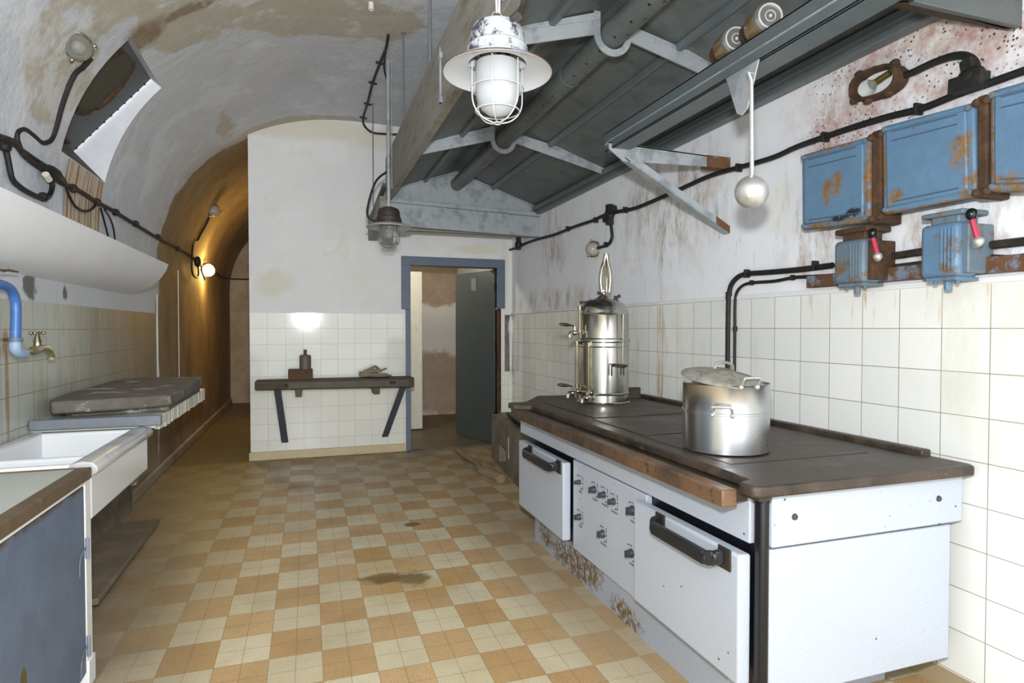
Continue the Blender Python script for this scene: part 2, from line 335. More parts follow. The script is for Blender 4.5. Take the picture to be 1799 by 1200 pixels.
# ------------------------------------------------------------------ mesh builder
class MB:
    def __init__(s): s.v = []; s.f = []
    def add(s, vs, fs):
        o = len(s.v); s.v += [Vector(p) for p in vs]; s.f += [tuple(i+o for i in f) for f in fs]; return s
    def box(s, x0, x1, y0, y1, z0, z1):
        v = [(x, y, z) for z in (z0, z1) for y in (y0, y1) for x in (x0, x1)]
        return s.add(v, [(0, 2, 3, 1), (4, 5, 7, 6), (0, 1, 5, 4), (2, 6, 7, 3), (0, 4, 6, 2), (1, 3, 7, 5)])
    def prism(s, poly, d):
        """planar polygon (3D points) extruded by vector d"""
        n = len(poly); d = Vector(d); p = [Vector(q) for q in poly]
        vs = p + [q+d for q in p]
        return s.add(vs, [tuple(range(n))[::-1], tuple(range(n, 2*n))] + [(i, (i+1) % n, n+(i+1) % n, n+i) for i in range(n)])
    def bar(s, a, b, w, h, up=(0, 0, 1)):
        a, b = Vector(a), Vector(b); d = (b-a).normalized(); upv = Vector(up)
        sd = d.cross(upv)
        if sd.length < 1e-4: sd = d.cross(Vector((1, 0, 0)))
        sd.normalize(); u2 = sd.cross(d).normalized()
        q = [a+sd*sx*w/2+u2*sz*h/2 for sx, sz in ((-1, -1), (1, -1), (1, 1), (-1, 1))]
        return s.prism(q, b-a)
    def tube(s, pts, r, n=10, caps=True):
        P = [Vector(p) for p in pts]; R = r if isinstance(r, (list, tuple)) else [r]*len(P)
        rings = []; prev = None
        for i, p in enumerate(P):
            if i == 0: d = P[1]-P[0]
            elif i == len(P)-1: d = P[-1]-P[-2]
            else: d = (P[i+1]-P[i]).normalized()+(P[i]-P[i-1]).normalized()
            d.normalize()
            if prev is None:
                a = d.orthogonal().normalized()
            else:
                a = prev-d*prev.dot(d); a.normalize()
            prev = a; b = d.cross(a)
            rings.append([p+(a*math.cos(2*PI*k/n)+b*math.sin(2*PI*k/n))*R[i] for k in range(n)])
        vs = [q for rg in rings for q in rg]; fs = []
        for i in range(len(P)-1):
            for k in range(n):
                fs.append((i*n+k, i*n+(k+1) % n, (i+1)*n+(k+1) % n, (i+1)*n+k))
        if caps: fs += [tuple(range(n))[::-1], tuple(range((len(P)-1)*n, len(P)*n))]
        return s.add(vs, fs)
    def lathe(s, prof, n=40, c=(0, 0, 0), ax=(0, 0, 1)):
        """prof (r, h) along axis ax from point c"""
        ax = Vector(ax).normalized(); a = ax.orthogonal().normalized(); b = ax.cross(a); c = Vector(c)
        vs = []; fs = []
        for r, h in prof:
            for k in range(n):
                vs.append(c+ax*h+(a*math.cos(2*PI*k/n)+b*math.sin(2*PI*k/n))*max(r, 1e-5))
        for i in range(len(prof)-1):
            for k in range(n): fs.append((i*n+k, i*n+(k+1) % n, (i+1)*n+(k+1) % n, (i+1)*n+k))
        return s.add(vs, fs)
    def sphere(s, c, r, sz=(1, 1, 1), n=16):
        prof = [(math.sin(PI*i/n), -math.cos(PI*i/n)) for i in range(n+1)]
        o = len(s.v); s.lathe(prof, n*2)
        for i in range(o, len(s.v)):
            p = s.v[i]; s.v[i] = Vector((c[0]+p.x*r*sz[0], c[1]+p.y*r*sz[1], c[2]+p.z*r*sz[2]))
        return s
    def ring(s, c, R, r, ax=(0, 0, 1), n=32, m=8, sx=1, sy=1):
        ax = Vector(ax).normalized(); a = ax.orthogonal().normalized(); b = ax.cross(a); c = Vector(c); vs = []; fs = []
        for k in range(n):
            th = 2*PI*k/n; rad = a*math.cos(th)*sx+b*math.sin(th)*sy
            rn = rad.normalized()
            for j in range(m):
                ph = 2*PI*j/m; vs.append(c+rad*R+rn*r*math.cos(ph)+ax*r*math.sin(ph))
        for k in range(n):
            for j in range(m): fs.append((k*m+j, ((k+1) % n)*m+j, ((k+1) % n)*m+(j+1) % m, k*m+(j+1) % m))
        return s.add(vs, fs)
    def grid(s, rows):
        m = len(rows[0]); vs = [p for r in rows for p in r]
        return s.add(vs, [(i*m+j, i*m+j+1, (i+1)*m+j+1, (i+1)*m+j) for i in range(len(rows)-1) for j in range(m-1)])
def spline(pts, k=6):
    P = [Vector(p) for p in pts]; out = []
    for i in range(len(P)-1):
        p0, p1, p2, p3 = P[max(i-1, 0)], P[i], P[i+1], P[min(i+2, len(P)-1)]
        for j in range(k):
            t = j/k
            out.append(.5*((2*p1)+(p2-p0)*t+(2*p0-5*p1+4*p2-p3)*t*t+(3*p1-p0-3*p2+p3)*t**3))
    out.append(P[-1]); return out
SPLIT = {'bolt', 'perforation', 'gable_flange', 'handle_plate', 'rusty_end', 'relief_line', 'hinge', 'support', 'nail', 'rail_bracket', 'lug', 'cast_rib', 'cable_clip', 'loose_flex', 'torn_lath', 'steam_pipe', 'seam', 'plate_gap', 'pipe_joint', 'rust_crust', 'printed_mark', 'hanging_wire', 'wood_edging', 'rear_upstand', 'support_and_gap_shade'}
def comps(mb):
    par = list(range(len(mb.v)))
    def fd(i):
        while par[i] != i: par[i] = par[par[i]]; i = par[i]
        return i
    for f in mb.f:
        for j in f[1:]: par[fd(f[0])] = fd(j)
    g = {}
    for f in mb.f: g.setdefault(fd(f[0]), []).append(f)
    out = []
    for fs in g.values():
        ids = sorted({i for f in fs for i in f}); mp = {a: b for b, a in enumerate(ids)}
        m = MB(); m.v = [mb.v[i] for i in ids]; m.f = [tuple(mp[i] for i in f) for f in fs]; out.append(m)
    return out
def obj(name, mb, mat, parent=None, **k):
    if name in SPLIT and parent:
        cs = comps(mb)
        if 1 < len(cs) <= 60: return [obj1(name, c, mat, parent, **k) for c in cs][0]
    return obj1(name, mb, mat, parent, **k)
def obj1(name, mb, mat, parent=None, smooth=True, bevel=0, label=None, ang=35, seg=2):
    me = bpy.data.meshes.new(name); me.from_pydata([tuple(p) for p in mb.v], [], mb.f); me.update()
    import bmesh
    b = bmesh.new(); b.from_mesh(me); bmesh.ops.recalc_face_normals(b, faces=b.faces); b.to_mesh(me); b.free()
    if smooth: me.shade_smooth(); me.set_sharp_from_angle(angle=math.radians(ang))
    me.materials.append(MT[mat] if isinstance(mat, str) else mat)
    o = bpy.data.objects.new(name, me); COL.objects.link(o)
    if parent:
        o.parent = parent
        if parent.get('_w'): o.location = -Vector(parent.location)
    if bevel:
        m = o.modifiers.new('Bevel', 'BEVEL'); m.width = bevel; m.segments = seg; m.limit_method = 'ANGLE'; m.angle_limit = math.radians(40)
    if label: o['label'] = label
    return o
ROOTS = []
def thing(name, label, cat, loc, rz=0, group=None, world=True, kind=None):
    o = bpy.data.objects.new(name, None); COL.objects.link(o); o.location = loc; o.rotation_euler = (0, 0, rz); o.empty_display_size = .05
    if kind: o['kind'] = kind
    else: tag(o, label, cat, group)
    if label and kind: o['label'] = label
    if world: o['_w'] = 1
    ROOTS.append(o); return o
def tag(o, label, cat, group=None, kind=None):
    o['label'] = label; o['category'] = cat
    if group: o['group'] = group
    if kind: o['kind'] = kind
    return o
def struct(name, mb, mat, parent=None, **k):
    o = obj(name, mb, mat, parent, **k)
    if not parent: o['kind'] = 'structure'
    return o
XL, XR, YE, YN = -1.26, 2.17, 6.42, -1.6
# ------------------------------------------------------------------ room shell
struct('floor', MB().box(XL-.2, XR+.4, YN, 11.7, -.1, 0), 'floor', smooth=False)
XC, A_, ZS, B_ = .455, 1.715, 1.90, 1.51
AR_ = 1.95
def prof(th):                       # th 0 = left spring, pi = right spring
    c, s_ = math.cos(th), math.sin(th)
    n = 2.15 if c > 0 else 3.0
    e = 2/n
    return (XC - (A_ if c > 0 else AR_)*math.copysign(abs(c)**e, c), ZS + B_*abs(s_)**e)
def vz(X):
    d = abs(X-XC)/(A_ if X < XC else AR_); n = 2.15 if X < XC else 3.0
    return ZS + B_*max(0, 1-d**n)**(1/n)
def th_for_z(z, left=True):
    lo, hi = 0, PI/2
    for _ in range(50):
        m = (lo+hi)/2
        if prof(m)[1] < z: lo = m
        else: hi = m
    return lo
N1, N2 = 3.83, 4.56
tb, tt = th_for_z(2.24), th_for_z(2.885)
ths = sorted(set([PI*i/64 for i in range(65)]+[tb, tt]+[tb+(tt-tb)*k/12 for k in range(13)]))
ths = [a for i, a in enumerate(ths) if i == 0 or a-ths[i-1] > 1e-4]
ys = [YN, 0, 1, 2, 3, N1, N2, 5, 6, 6.42, 7, 8, 9, 10, 11.6]
mb = MB(); m_ = len(ths)
vs = [(prof(a)[0], y, prof(a)[1]) for y in ys for a in ths]; fs = []
for i in range(len(ys)-1):
    for j in range(m_-1):
        mid = (ths[j]+ths[j+1])/2
        if ys[i] == N1 and tb < mid < tt: continue
        fs.append((i*m_+j, i*m_+j+1, (i+1)*m_+j+1, (i+1)*m_+j))
mb.add(vs, fs); struct('ceiling', mb, 'vault')
# niche in the vault: reveals, sheet panel, hatch
w1 = thing('window_1', 'blocked window niche in the vault covered by a grey sheet', None, (-1.2, 4.2, 2.2), kind='structure')
A0 = Vector((-1.40, 0, 2.43)); B0 = Vector((-.965, 0, 2.94))
Pb = Vector((prof(tb)[0], 0, prof(tb)[1])); Pt = Vector((prof(tt)[0], 0, prof(tt)[1]))
def Y(p, y): return Vector((p.x, y, p.z))
mb = MB(); arc = [Vector((prof(tb+(tt-tb)*k/12)[0], 0, prof(tb+(tt-tb)*k/12)[1])) for k in range(13)]
for y in (N1, N2):
    poly = [Y(p, y) for p in arc] + [Y(B0, y), Y(A0, y)]
    mb.add(poly, [tuple(range(len(poly)))])
mb.add([Y(Pt, N1), Y(Pt, N2), Y(B0, N2), Y(B0, N1)], [(0, 1, 2, 3)])
obj('reveal', mb, 'niche', w1, smooth=False)
obj('sill', MB().add([Y(Pb, N1), Y(Pb, N2), Y(A0, N2), Y(A0, N1)], [(0, 1, 2, 3)]), 'brown', w1, smooth=False)
nrm = (B0-A0).cross(Vector((0, 1, 0))).normalized()
if nrm.x < 0: nrm = -nrm
mb = MB(); mb.prism([Y(A0, N1+.005), Y(B0, N1+.005), Y(B0, N2-.012), Y(A0, N2-.012)], nrm*.012)
obj('sheet_panel', mb, 'panelgrey', w1, smooth=False)
dv = (B0-A0)
mb = MB(); cc = [];
for k in range(24):
    th = 2*PI*k/24; e = .75
    yy = 4.15+.19*math.copysign(abs(math.cos(th))**e, math.cos(th)); w = .62+.33*math.copysign(abs(math.sin(th))**e, math.sin(th))
    cc.append(Y(A0+dv*w, yy)+nrm*.012)
mb.prism(cc, nrm*.004); obj('hatch', mb, 'hatch', w1)
mb = MB()
for k in range(24):
    a, b = cc[k], cc[(k+1) % 24]
    if k not in range(5, 8): mb.tube([a, (a+b)/2+Vector((random.uniform(-.006, .006), random.uniform(-.006, .006), 0)), b], .012+random.random()*.012, 6)
obj('rusty_rim', mb, 'rust', w1)
mb = MB()
for k in range(11):
    w = .04+k*.088; p = Y(A0+dv*w, N2-.02)+nrm*.014
    mb.sphere(p, .006, n=5)
    mb.bar(p, p+Vector((0, -.018, -.012)), .004, .004)
obj('nail', mb, 'darkiron', w1, label='row of bent nails along the sheet edge')
mb = MB()
for k in range(6): mb.sphere(Y(A0, N1+.05+k*.1)+nrm*.015+Vector((.01, 0, .012+random.random()*.01)), .03, (.7, 1.6, .5), 6)
obj('rust_crust', mb, 'rust', w1)
# walls
struct('wall_left', MB().box(XL-.15, XL, YN, 11.6, 0, ZS), 'wall_left', smooth=False)
mb = MB(); mb.box(XL, XL+.004, 3.93, 4.53, 1.6, 2.0)
mb2 = MB(); rows = []
for z in (1.6, 1.9, 2.0, 2.1, 2.23):
    x = XL if z <= ZS else XC-A_*max(0, 1-((z-ZS)/B_)**2.15)**(1/2.15)
    rows.append([(x+.006, 3.93, z), (x+.006, 4.53, z)])
st = struct('trim_1', MB().grid(rows), 'streak', smooth=False); st['label'] = 'rust-streaked plaster patch under the niche'
struct('wall_right', MB().box(XR, XR+.25, YN, 9.1, 0, 3.05), 'wall_right', smooth=False)
# end wall with doorway
DX0, DX1, DZ = 1.035, 1.99, 1.97
mb = MB()
def top_poly(x0, x1, z0, n=24):
    pts = [(x0, YE, z0), (x1, YE, z0)]
    for k in range(n+1):
        x = x1+(x0-x1)*k/n; pts.append((x, YE, vz(min(x, XR-.001))+.02))
    return pts
mb.prism([(-.53, YE, 0), (1.035, YE, 0), (1.035, YE, DZ), (-.53, YE, DZ)], (0, .14, 0))
mb.prism([(1.99, YE, 0), (XR, YE, 0), (XR, YE, DZ), (1.99, YE, DZ)], (0, .14, 0))
mb.prism(top_poly(-.53, XR, DZ), (0, .14, 0))
struct('wall_end', mb, 'wall_end', smooth=False)
struct('wall_partition', MB().box(-.53, -.41, YE+.14, 11.6, 0, 3.3), 'corr', smooth=False)
struct('wall_corridor', MB().prism([(XL, 11.5, 0), (-.41, 11.5, 0), (-.41, 11.5, 3.4), (XL, 11.5, 3.4)], (0, .1, 0)), 'corr', smooth=False)
struct('wall_backroom', MB().box(-.41, XR+.1, 9.0, 9.1, 0, 3.5), 'backroom', smooth=False)
tr = MB(); tr.box(-.545, 1.03, YE-.018, YE, 0, .085); struct('baseboard_end', tr, simple('skirting_tile', rgb(196, 180, 142), .5, 0, .12, 9, c2=rgb(186, 140, 86), lo=.6, hi=.75), bevel=.006)
struct('baseboard_left', MB().box(XL, XL+.035, 5.1, 11.4, 0, .09), 'corr', bevel=.01)
struct('trim_2', MB().box(-.53, 1.0, YE-.012, YE, 1.455, 1.47), 'white', bevel=.004)
struct('trim_3', MB().box(XR-.012, XR, 1.0, YE, 1.452, 1.474), 'white', bevel=.004)
struct('trim_4', MB().box(XL, XL+.006, 6.10, 6.125, .8, ZS-.3), 'white')
struct('trim_5', MB().box(XL, XL+.006, 7.04, 7.06, .75, 1.9), 'white')
# door with painted frame and leaf
d1 = thing('door_1', 'blue-grey metal door standing open inwards in its blue-grey frame', None, (1.5, YE, 0), kind='structure')
mb = MB(); mb.box(.985, 1.037, YE-.02, YE+.15, 0, 1.5); mb.box(.942, 1.037, YE-.02, YE+.15, 1.5, DZ); mb.box(.942, 2.085, YE-.02, YE+.15, DZ-.002, 2.06); mb.box(1.99, 2.085, YE-.02, YE+.15, 1.52, DZ)
obj('frame', mb, 'doorblue', d1, bevel=.004)
obj('rusted_jamb', MB().box(1.99, 2.04, YE-.02, YE+.15, 0, 1.52), 'rust', d1, bevel=.01, label='rust-eaten brown lower jamb')
hx, hy = 1.975, YE+.03; ex, ey = 1.70, 7.15
L = Vector((ex-hx, ey-hy, 0)); Ln = L.normalized(); nn = Vector((Ln.y, -Ln.x, 0))
a = Vector((hx, hy, .02)); mb = MB(); mb.prism([a, a+L, a+L+Vector((0, 0, 1.93)), a+Vector((0, 0, 1.93))], nn*.04)
obj('leaf', mb, 'leaf', d1, bevel=.004)
mb = MB(); q = a-nn*.001+L*.45+Vector((0, 0, 1.72)); mb.prism([q, q+L*.12, q+L*.12+Vector((0, 0, .14)), q+Vector((0, 0, .14))], -nn*.003); obj('notice_mark', mb, simple('pale_patch', rgb(126, 132, 132), .7), d1, label='pale rectangular patch left on the leaf')
mb = MB()
for z in (.35, 1.1, 1.75): mb.tube([(hx-.01, hy-.015, z-.05), (hx-.01, hy-.015, z+.05)], .012, 8)
obj('hinge', mb, 'darkiron', d1)
d2 = thing('door_2', 'cream panel standing inside the back room', None, (1.2, 7.68, 0), kind='structure')
obj('leaf', MB().box(.9, 1.39, 7.68, 7.72, .02, 2.02), simple('cream_panel', rgb(214, 212, 196), .6, 0, .06, 4, c2=rgb(180, 178, 170), lo=.55, hi=.65), d2, bevel=.004)
mb = MB(); mb.box(2.085, 2.168, YE-.006, YE, .82, 1.45); struct('trim_6', mb, 'concrete')
mb = MB(); mb.lathe([(.0, .12), (.012, .10), (.03, .03), (.035, -.03), (.022, -.09), (.016, -.45), (.0, -.6)], 16, (2.15, YE-.02, 1.33)); pl_ = struct('trim_7', mb, 'white'); pl_['label'] = 'lumpy white plaster bead down the corner'

# ------------------------------------------------------------------ stove
st = thing('cooking_range', 'large white enamelled range with two oven doors, knobs and a blackened iron top', 'cooker', (1.7, 2.6, 0))
SX, SY0, SY1 = 1.31, 1.50, 3.68
obj('plinth', MB().box(1.32, 2.02, 1.66, 3.46, 0, .16), 'plinth', st)
obj('body', MB().box(1.33, 2.12, 1.515, 3.66, .16, .79), 'black', st, bevel=.01)
obj('corner_post', MB().box(1.305, 1.34, 1.49, 1.53, .14, .79), 'black', st, bevel=.012, seg=3, label='black corner post')
obj('front_fascia', MB().box(1.298, 1.33, 1.535, 3.67, .63, .79), 'enamel', st, bevel=.004)
obj('side_fascia', MB().box(1.335, 2.15, 1.478, 1.515, .63, .795), 'enamel', st, bevel=.006)
obj('side_panel', MB().box(1.335, 2.105, 1.487, 1.515, .155, .622), 'enamel', st, bevel=.004)
sp_ = obj('control_panel', MB().box(1.302, 1.33, 2.145, 2.86, .16, .622), 'enamel', st, bevel=.003)
for (u, v) in ((1396, 908), (1649, 876)):
    p = aty(u, v, 1.478); mb = MB(); mb.lathe([(0, .006), (.009, .005), (.011, 0)], 16, p, (0, -1, 0)); obj('button_cap', mb, 'greyknob', st)
def oven_door(y0, y1, hy0, hy1):
    mb = MB(); mb.box(1.255, 1.302, y0, y1, .19, .60)
    d = obj('oven_door', mb, 'enamel', st, bevel=.009, seg=3)
    h = MB()
    x = 1.205
    path = [(1.25, hy0+.0, .575), (1.222, hy0+.004, .57), (x, hy0+.03, .565), (x, hy1-.03, .565), (1.222, hy1-.004, .57), (1.25, hy1, .575)]
    for i in range(len(path)-1): h.bar(path[i], path[i+1], .022, .045)
    for q in path[1:-1]: h.sphere(q, .016, (.8, .8, 1.35), 8)
    obj('handle', h, 'stovehandle', d, bevel=.004)
    pl = MB()
    for y in (hy0, hy1): pl.box(1.249, 1.256, y-.035, y+.025, .535, .605)
    obj('handle_plate', pl, 'darkiron', d, bevel=.002)
    return d
oven_door(1.50+.03, 2.165, 1.60, 1.97)
oven_door(2.885, 3.58, 2.94, 3.37)
kn = [(1017, 846, 'FOUR', .011), (1043, 859, 'PLAQUE 1', .016), (1060, 868, 'PLAQUE 2', .014), (1077, 880, 'PLAQUE 3', .014), (1110, 896, 'FOUR 2', .019), (1017, 907, 'FOUR', .015), (1058, 937, 'PLAQUE 4', .017), (1108, 971, 'FOUR 2', .017)]
def text_obj(s, size, loc, rot, mat, parent):
    c = bpy.data.curves.new('printed_text', 'FONT'); c.body = s; c.size = size; c.align_x = 'CENTER'; c.extrude = .0003
    o = bpy.data.objects.new('printed_text', c); COL.objects.link(o); dg = bpy.context.evaluated_depsgraph_get()
    me = bpy.data.meshes.new_from_object(o.evaluated_get(dg)); bpy.data.objects.remove(o)
    me.materials.clear(); me.materials.append(MT[mat])
    m = Matrix.Translation(loc) @ rot.to_4x4(); me.transform(m)
    o = bpy.data.objects.new('printed_text', me); COL.objects.link(o); o.parent = parent
    if parent.get('_w'): o.location = -Vector(parent.location)
    return o
RotF = Matrix(((0, 0, -1), (-1, 0, 0), (0, 1, 0)))      # text facing -X: local x -> -Y, local y -> Z
for (u, v, tx, r) in kn:
    p = atx(u+2, v+1, 1.302); k = MB(); k.lathe([(r*1.15, 0), (r*1.1, .008), (r*.95, .012), (r*.9, .026), (0, .028)], 18, p, (-1, 0, 0)); k.box(p.x-.034, p.x-.024, p.y-r*.25, p.y+r*.25, p.z-r*.85, p.z+r*.85)
    ko = obj('control_knob', k, 'greyknob', st, bevel=.001)
    s = MB(); a_ = .031; w = .0022; x0, x1 = 1.3005, 1.3022
    def seg(y0, y1, z0, z1): s.box(x0, x1, min(y0, y1), max(y0, y1), min(z0, z1), max(z0, z1))
    for dz in (1, -1):
        seg(p.y-a_, p.y-a_+.012, p.z+dz*a_-w/2, p.z+dz*a_+w/2); seg(p.y-a_-w/2, p.y-a_+w/2, p.z+dz*a_, p.z+dz*(a_-.018))
    seg(p.y+a_, p.y+a_-.016, p.z+a_-w/2, p.z+a_+w/2); seg(p.y+a_-w/2, p.y+a_+w/2, p.z+a_, p.z+a_-.008)
    obj('printed_scale', s, 'ink', st)
    s2 = MB(); s2.ring((1.3012, p.y+.004, p.z+a_), .004, .001, (1, 0, 0), 12, 4); s2.ring((1.3012, p.y-a_, p.z), .0035, .0012, (1, 0, 0), 12, 4); s2.ring((1.3012, p.y-a_*.4, p.z-a_), .0035, .001, (1, 0, 0), 12, 4)
    obj('printed_scale', s2, 'ink', st)
    text_obj(tx, .0135, Vector((1.3012, p.y-.006, p.z-.052)), RotF, 'ink', st)
# top slab
mb = MB(); mb.prism([(1.255, 1.435, .80), (2.135, 1.43, .80), (2.155, 1.455, .80), (2.155, 3.60, .80), (1.19, 3.60, .80), (1.19, 3.50, .80), (1.29, 3.44, .80), (1.29, 1.53, .80), (1.235, 1.51, .80), (1.235, 1.45, .80)], (0, 0, .036))
obj('iron_top', mb, 'stovetop', st, bevel=.008)
mb = MB(); mb.box(1.262, 2.15, 3.56, 3.70, .79, .80); mb.box(1.259, 1.302, 1.545, 3.5, .762, .801); mb.box(1.30, 2.14, 1.49, 3.66, .785, .802); mb.box(1.255, 1.30, 1.445, 1.50, .79, .803)  # slab supports, plus a dark strip standing in for shade in the rail gap
obj('support_and_gap_shade', mb, 'darkiron', st)
mb = MB(); mb.box(1.196, 1.252, 1.535, 3.56, .752, .806)
obj('front_rail', mb, 'copper', st, bevel=.005, label='square copper-brown guard rail along the front')
mb = MB()
for y in (1.75, 2.5, 3.3): mb.box(1.245, 1.30, y-.02, y+.02, .77, .80)
obj('rail_bracket', mb, 'darkiron', st)
# hot plates set in the top
for (x0, x1, y0, y1, zt) in ((1.362, 1.98, 1.71, 2.27, .8385), (1.375, 2.0, 2.29, 2.78, .8395), (1.40, 2.05, 2.82, 3.5, .841)):
    mb = MB(); mb.box(x0, x1, y0, y1, .83, zt); obj('hot_plate', mb, 'stovetop', st, bevel=.002)
    mb = MB()
    w = .004
    mb.box(x0-w, x1+w, y0-w, y0, .834, .8366); mb.box(x0-w, x1+w, y1, y1+w, .834, .8366); mb.box(x0-w, x0, y0, y1, .834, .8366); mb.box(x1, x1+w, y0, y1, .834, .8366)
    obj('plate_gap', mb, 'black', st, label='dark gap around a hot plate')
mb = MB(); mb.box(2.115, 2.16, 1.6, 3.60, .83, .858); mb.box(1.66, 2.12, 3.568, 3.60, .83, .905); obj('rear_upstand', mb, 'stovetop', st, bevel=.006)

# ------------------------------------------------------------------ stockpot
po = thing('stockpot', 'dented steel stockpot with a tilted lid on the range front plate', 'pot', (1.515, 1.93, .839), -YAW, world=False)
R0, PH = .158, .255
mb = MB(); mb.lathe([(0, .002), (R0-.006, .001), (R0, .006), (R0, PH*.57), (R0+.003, PH*.575), (R0+.003, PH*.60), (R0, PH*.605), (R0, PH-.004), (R0+.003, PH), (R0-.003, PH+.001), (R0-.004, PH-.01), (R0-.004, .05), (0, .05)], 72)
pb = obj('pot_body', mb, 'potsteel', po, ang=50)
def bail(cx, cy_, z, dx, dy, w, h, mat='alu', r=.0045):
    m = MB(); c = Vector((cx, cy_, z)); d = Vector((dx, dy, 0)).normalized(); n_ = Vector((d.y, -d.x, 0))
    m.tube(spline([c-d*w, c-d*w+n_*.018+Vector((0, 0, h*.8)), c-d*w*.8+n_*.02+Vector((0, 0, h)), c+d*w*.8+n_*.02+Vector((0, 0, h)), c+d*w+n_*.018+Vector((0, 0, h*.8)), c+d*w], 4), r, 8)
    for s_ in (-1, 1): m.sphere(c+d*w*s_, .009, (1, 1, 1.2), 6)
    return m
obj('handle', bail(.030, -R0+.004, PH-.004, 1, .2, .032, .034), 'alu', po)
obj('handle', bail(-.062, -R0+.014, PH*.585, 1, -.42, .034, .030), 'alu', po)
mb = MB(); mb.lathe([(0, .034), (.04, .033), (.055, .026), (.12, .016), (.150, .006), (.158, -.004), (.156, -.008), (.148, .001), (.05, .018), (0, .026)], 56)
mb.tube(spline([(-.035, .0, .028), (-.03, 0, .052), (0, 0, .06), (.03, 0, .052), (.035, 0, .028)], 4), .006, 8)
tl = Matrix.Translation((-.016, -.008, PH+.018)) @ Matrix.Rotation(math.radians(6), 4, 'Y') @ Matrix.Rotation(math.radians(8), 4, 'X') @ Matrix.Diagonal((.97, .97, 1, 1))
mb.v = [tl @ p for p in mb.v]
obj('lid', mb, 'lid', po, label='dull grey lid lying tilted on the rim')

# ------------------------------------------------------------------ coffee boiler
bo = thing('water_boiler', 'tall polished nickel boiler with gauge glasses, taps and a curved top pipe', 'boiler', (1.752, 3.40, .841), -YAW, world=False)
k = 3.77/F     # metres per photographed pixel at its distance
def zb(v): return (705-v)*k
Rb = .158
mb = MB()
mb.lathe([(0, 0), (Rb+.006, 0), (Rb+.008, .006), (Rb+.001, .012), (Rb-.001, zb(690)), (Rb+.002, zb(688)), (Rb-.002, zb(686)), (Rb-.002, zb(608)), (Rb, zb(607)), (Rb-.002, zb(606)), (Rb-.002, zb(600)), (Rb+.005, zb(598)), (Rb+.005, zb(594)), (Rb-.002, zb(592)),
          (Rb-.003, zb(553)), (Rb, zb(551)), (Rb-.004, zb(549)), (Rb-.006, zb(546)), (Rb-.014, zb(538)), (Rb-.035, zb(531)), (Rb-.07, zb(526)), (.06, zb(523)), (0, zb(521))], 80)
obj('tank', mb, 'chrome', bo, ang=25)
def bx(u): return (u-1055)*k
# crown fitting and swan pipes
mb = MB(); mb.lathe([(.05, zb(524)), (.035, zb(520)), (.014, zb(516)), (.014, zb(513)), (.022, zb(511)), (.022, zb(508)), (0, zb(507))], 20); obj('crown_fitting', mb, 'nickel', bo)
for sx in (-1, 1):
    mb = MB(); mb.tube(spline([(sx*.022+.01, -.01, zb(512)), (sx*.030+.01, -.01, zb(490)), (sx*.024+.012, -.005, zb(472)), (sx*.010+.014, 0, zb(458)), (.016+sx*.004, 0, zb(446))], 6), .0125, 12); obj('steam_pipe', mb, 'nickel', bo)
mb = MB(); mb.tube([(.016, 0, zb(447)), (.016, 0, zb(444))], .015, 12); mb.tube(spline([(.012, -.03, zb(512)), (.012, -.034, zb(490)), (.014, -.02, zb(470)), (.016, 0, zb(452))], 5), .009, 10); obj('steam_pipe', mb, 'nickel', bo)
def tap_knob(x, y, z, ax=(1, .2, .15), L_=.03):
    m = MB(); a_ = Vector(ax).normalized(); c = Vector((x, y, z))
    m.tube([c-a_*L_, c+a_*L_], .006, 8)
    for s_ in (-1, 1): m.sphere(c+a_*L_*s_, .011, n=8)
    m.tube([c, c-Vector((0, 0, .03))], .006, 8); return m
obj('valve_knob', tap_knob(bx(1023), -.03, zb(529)), 'darkbody', bo)
obj('valve_knob', tap_knob(bx(1045), -.06, zb(524), (1, .3, .5), .02), 'darkbody', bo)
obj('valve_knob', tap_knob(bx(1050), -.03, zb(516), (1, -.3, -.5), .018), 'darkbody', bo)
obj('valve_knob', tap_knob(bx(1078), -.02, zb(520), (.6, .5, .2), .018), 'darkbody', bo)
mb = MB(); mb.lathe([(0, .035), (.02, .03), (.028, .0)], 16, (bx(1026), -.03, zb(540))); obj('filler_cap', mb, 'nickel', bo)
# gauge glasses on the left
def gauge(u, v0, v1, y):
    m = MB(); x = bx(u)
    m.tube([(x, y, zb(v0)), (x, y, zb(v1))], .0045, 10)
    m.tube([(x-.008, y+.01, zb(v0)), (x-.008, y+.01, zb(v1))], .002, 8); m.tube([(x+.009, y+.01, zb(v0)), (x+.009, y+.01, zb(v1))], .002, 8)
    for v in (v0, v1):
        m.tube([(x, y, zb(v)-.012), (x, y, zb(v)+.014)], .012, 10); m.tube([(x, y, zb(v)), (x+.05, y+.06, zb(v))], .008, 8)
    return m
obj('gauge_glass', gauge(1011, 540, 582, -.06), 'brass', bo)
obj('gauge_glass', gauge(1006, 601, 675, -.06), 'brass', bo)
obj('gauge_glass', gauge(1024, 603, 684, -.135), 'brass', bo)
def tap(u, v, y, flip=1, handle=True):
    x = bx(u); z = zb(v)
    m = MB(); m.tube(spline([(x+.07, y+.06, z), (x+.02, y, z), (x-.02, y-.015, z+.004), (x-.035, y-.025, z-.008), (x-.038, y-.028, z-.028)], 4), .010, 10)
    m.tube([(x-.005, y-.01, z-.004), (x-.005, y-.01, z+.04)], .009, 10); m.sphere((x-.005, y-.01, z), .016, n=8)
    o = obj('tap', m, 'nickel', bo)
    if handle:
        m = MB(); m.tube([(x-.005, y-.01, z+.04), (x-.03, y-.02, z+.046), (x-.05, y-.025, z+.048), (x-.085, y-.03, z+.052), (x-.10, y-.03, z+.053)], [.005, .006, .011, .010, .005], 10)
        obj('wooden_handle', m, simple('dark_handle_wood', rgb(54, 36, 28), .35) if not MT.get('hw') else MT['hw'], o)
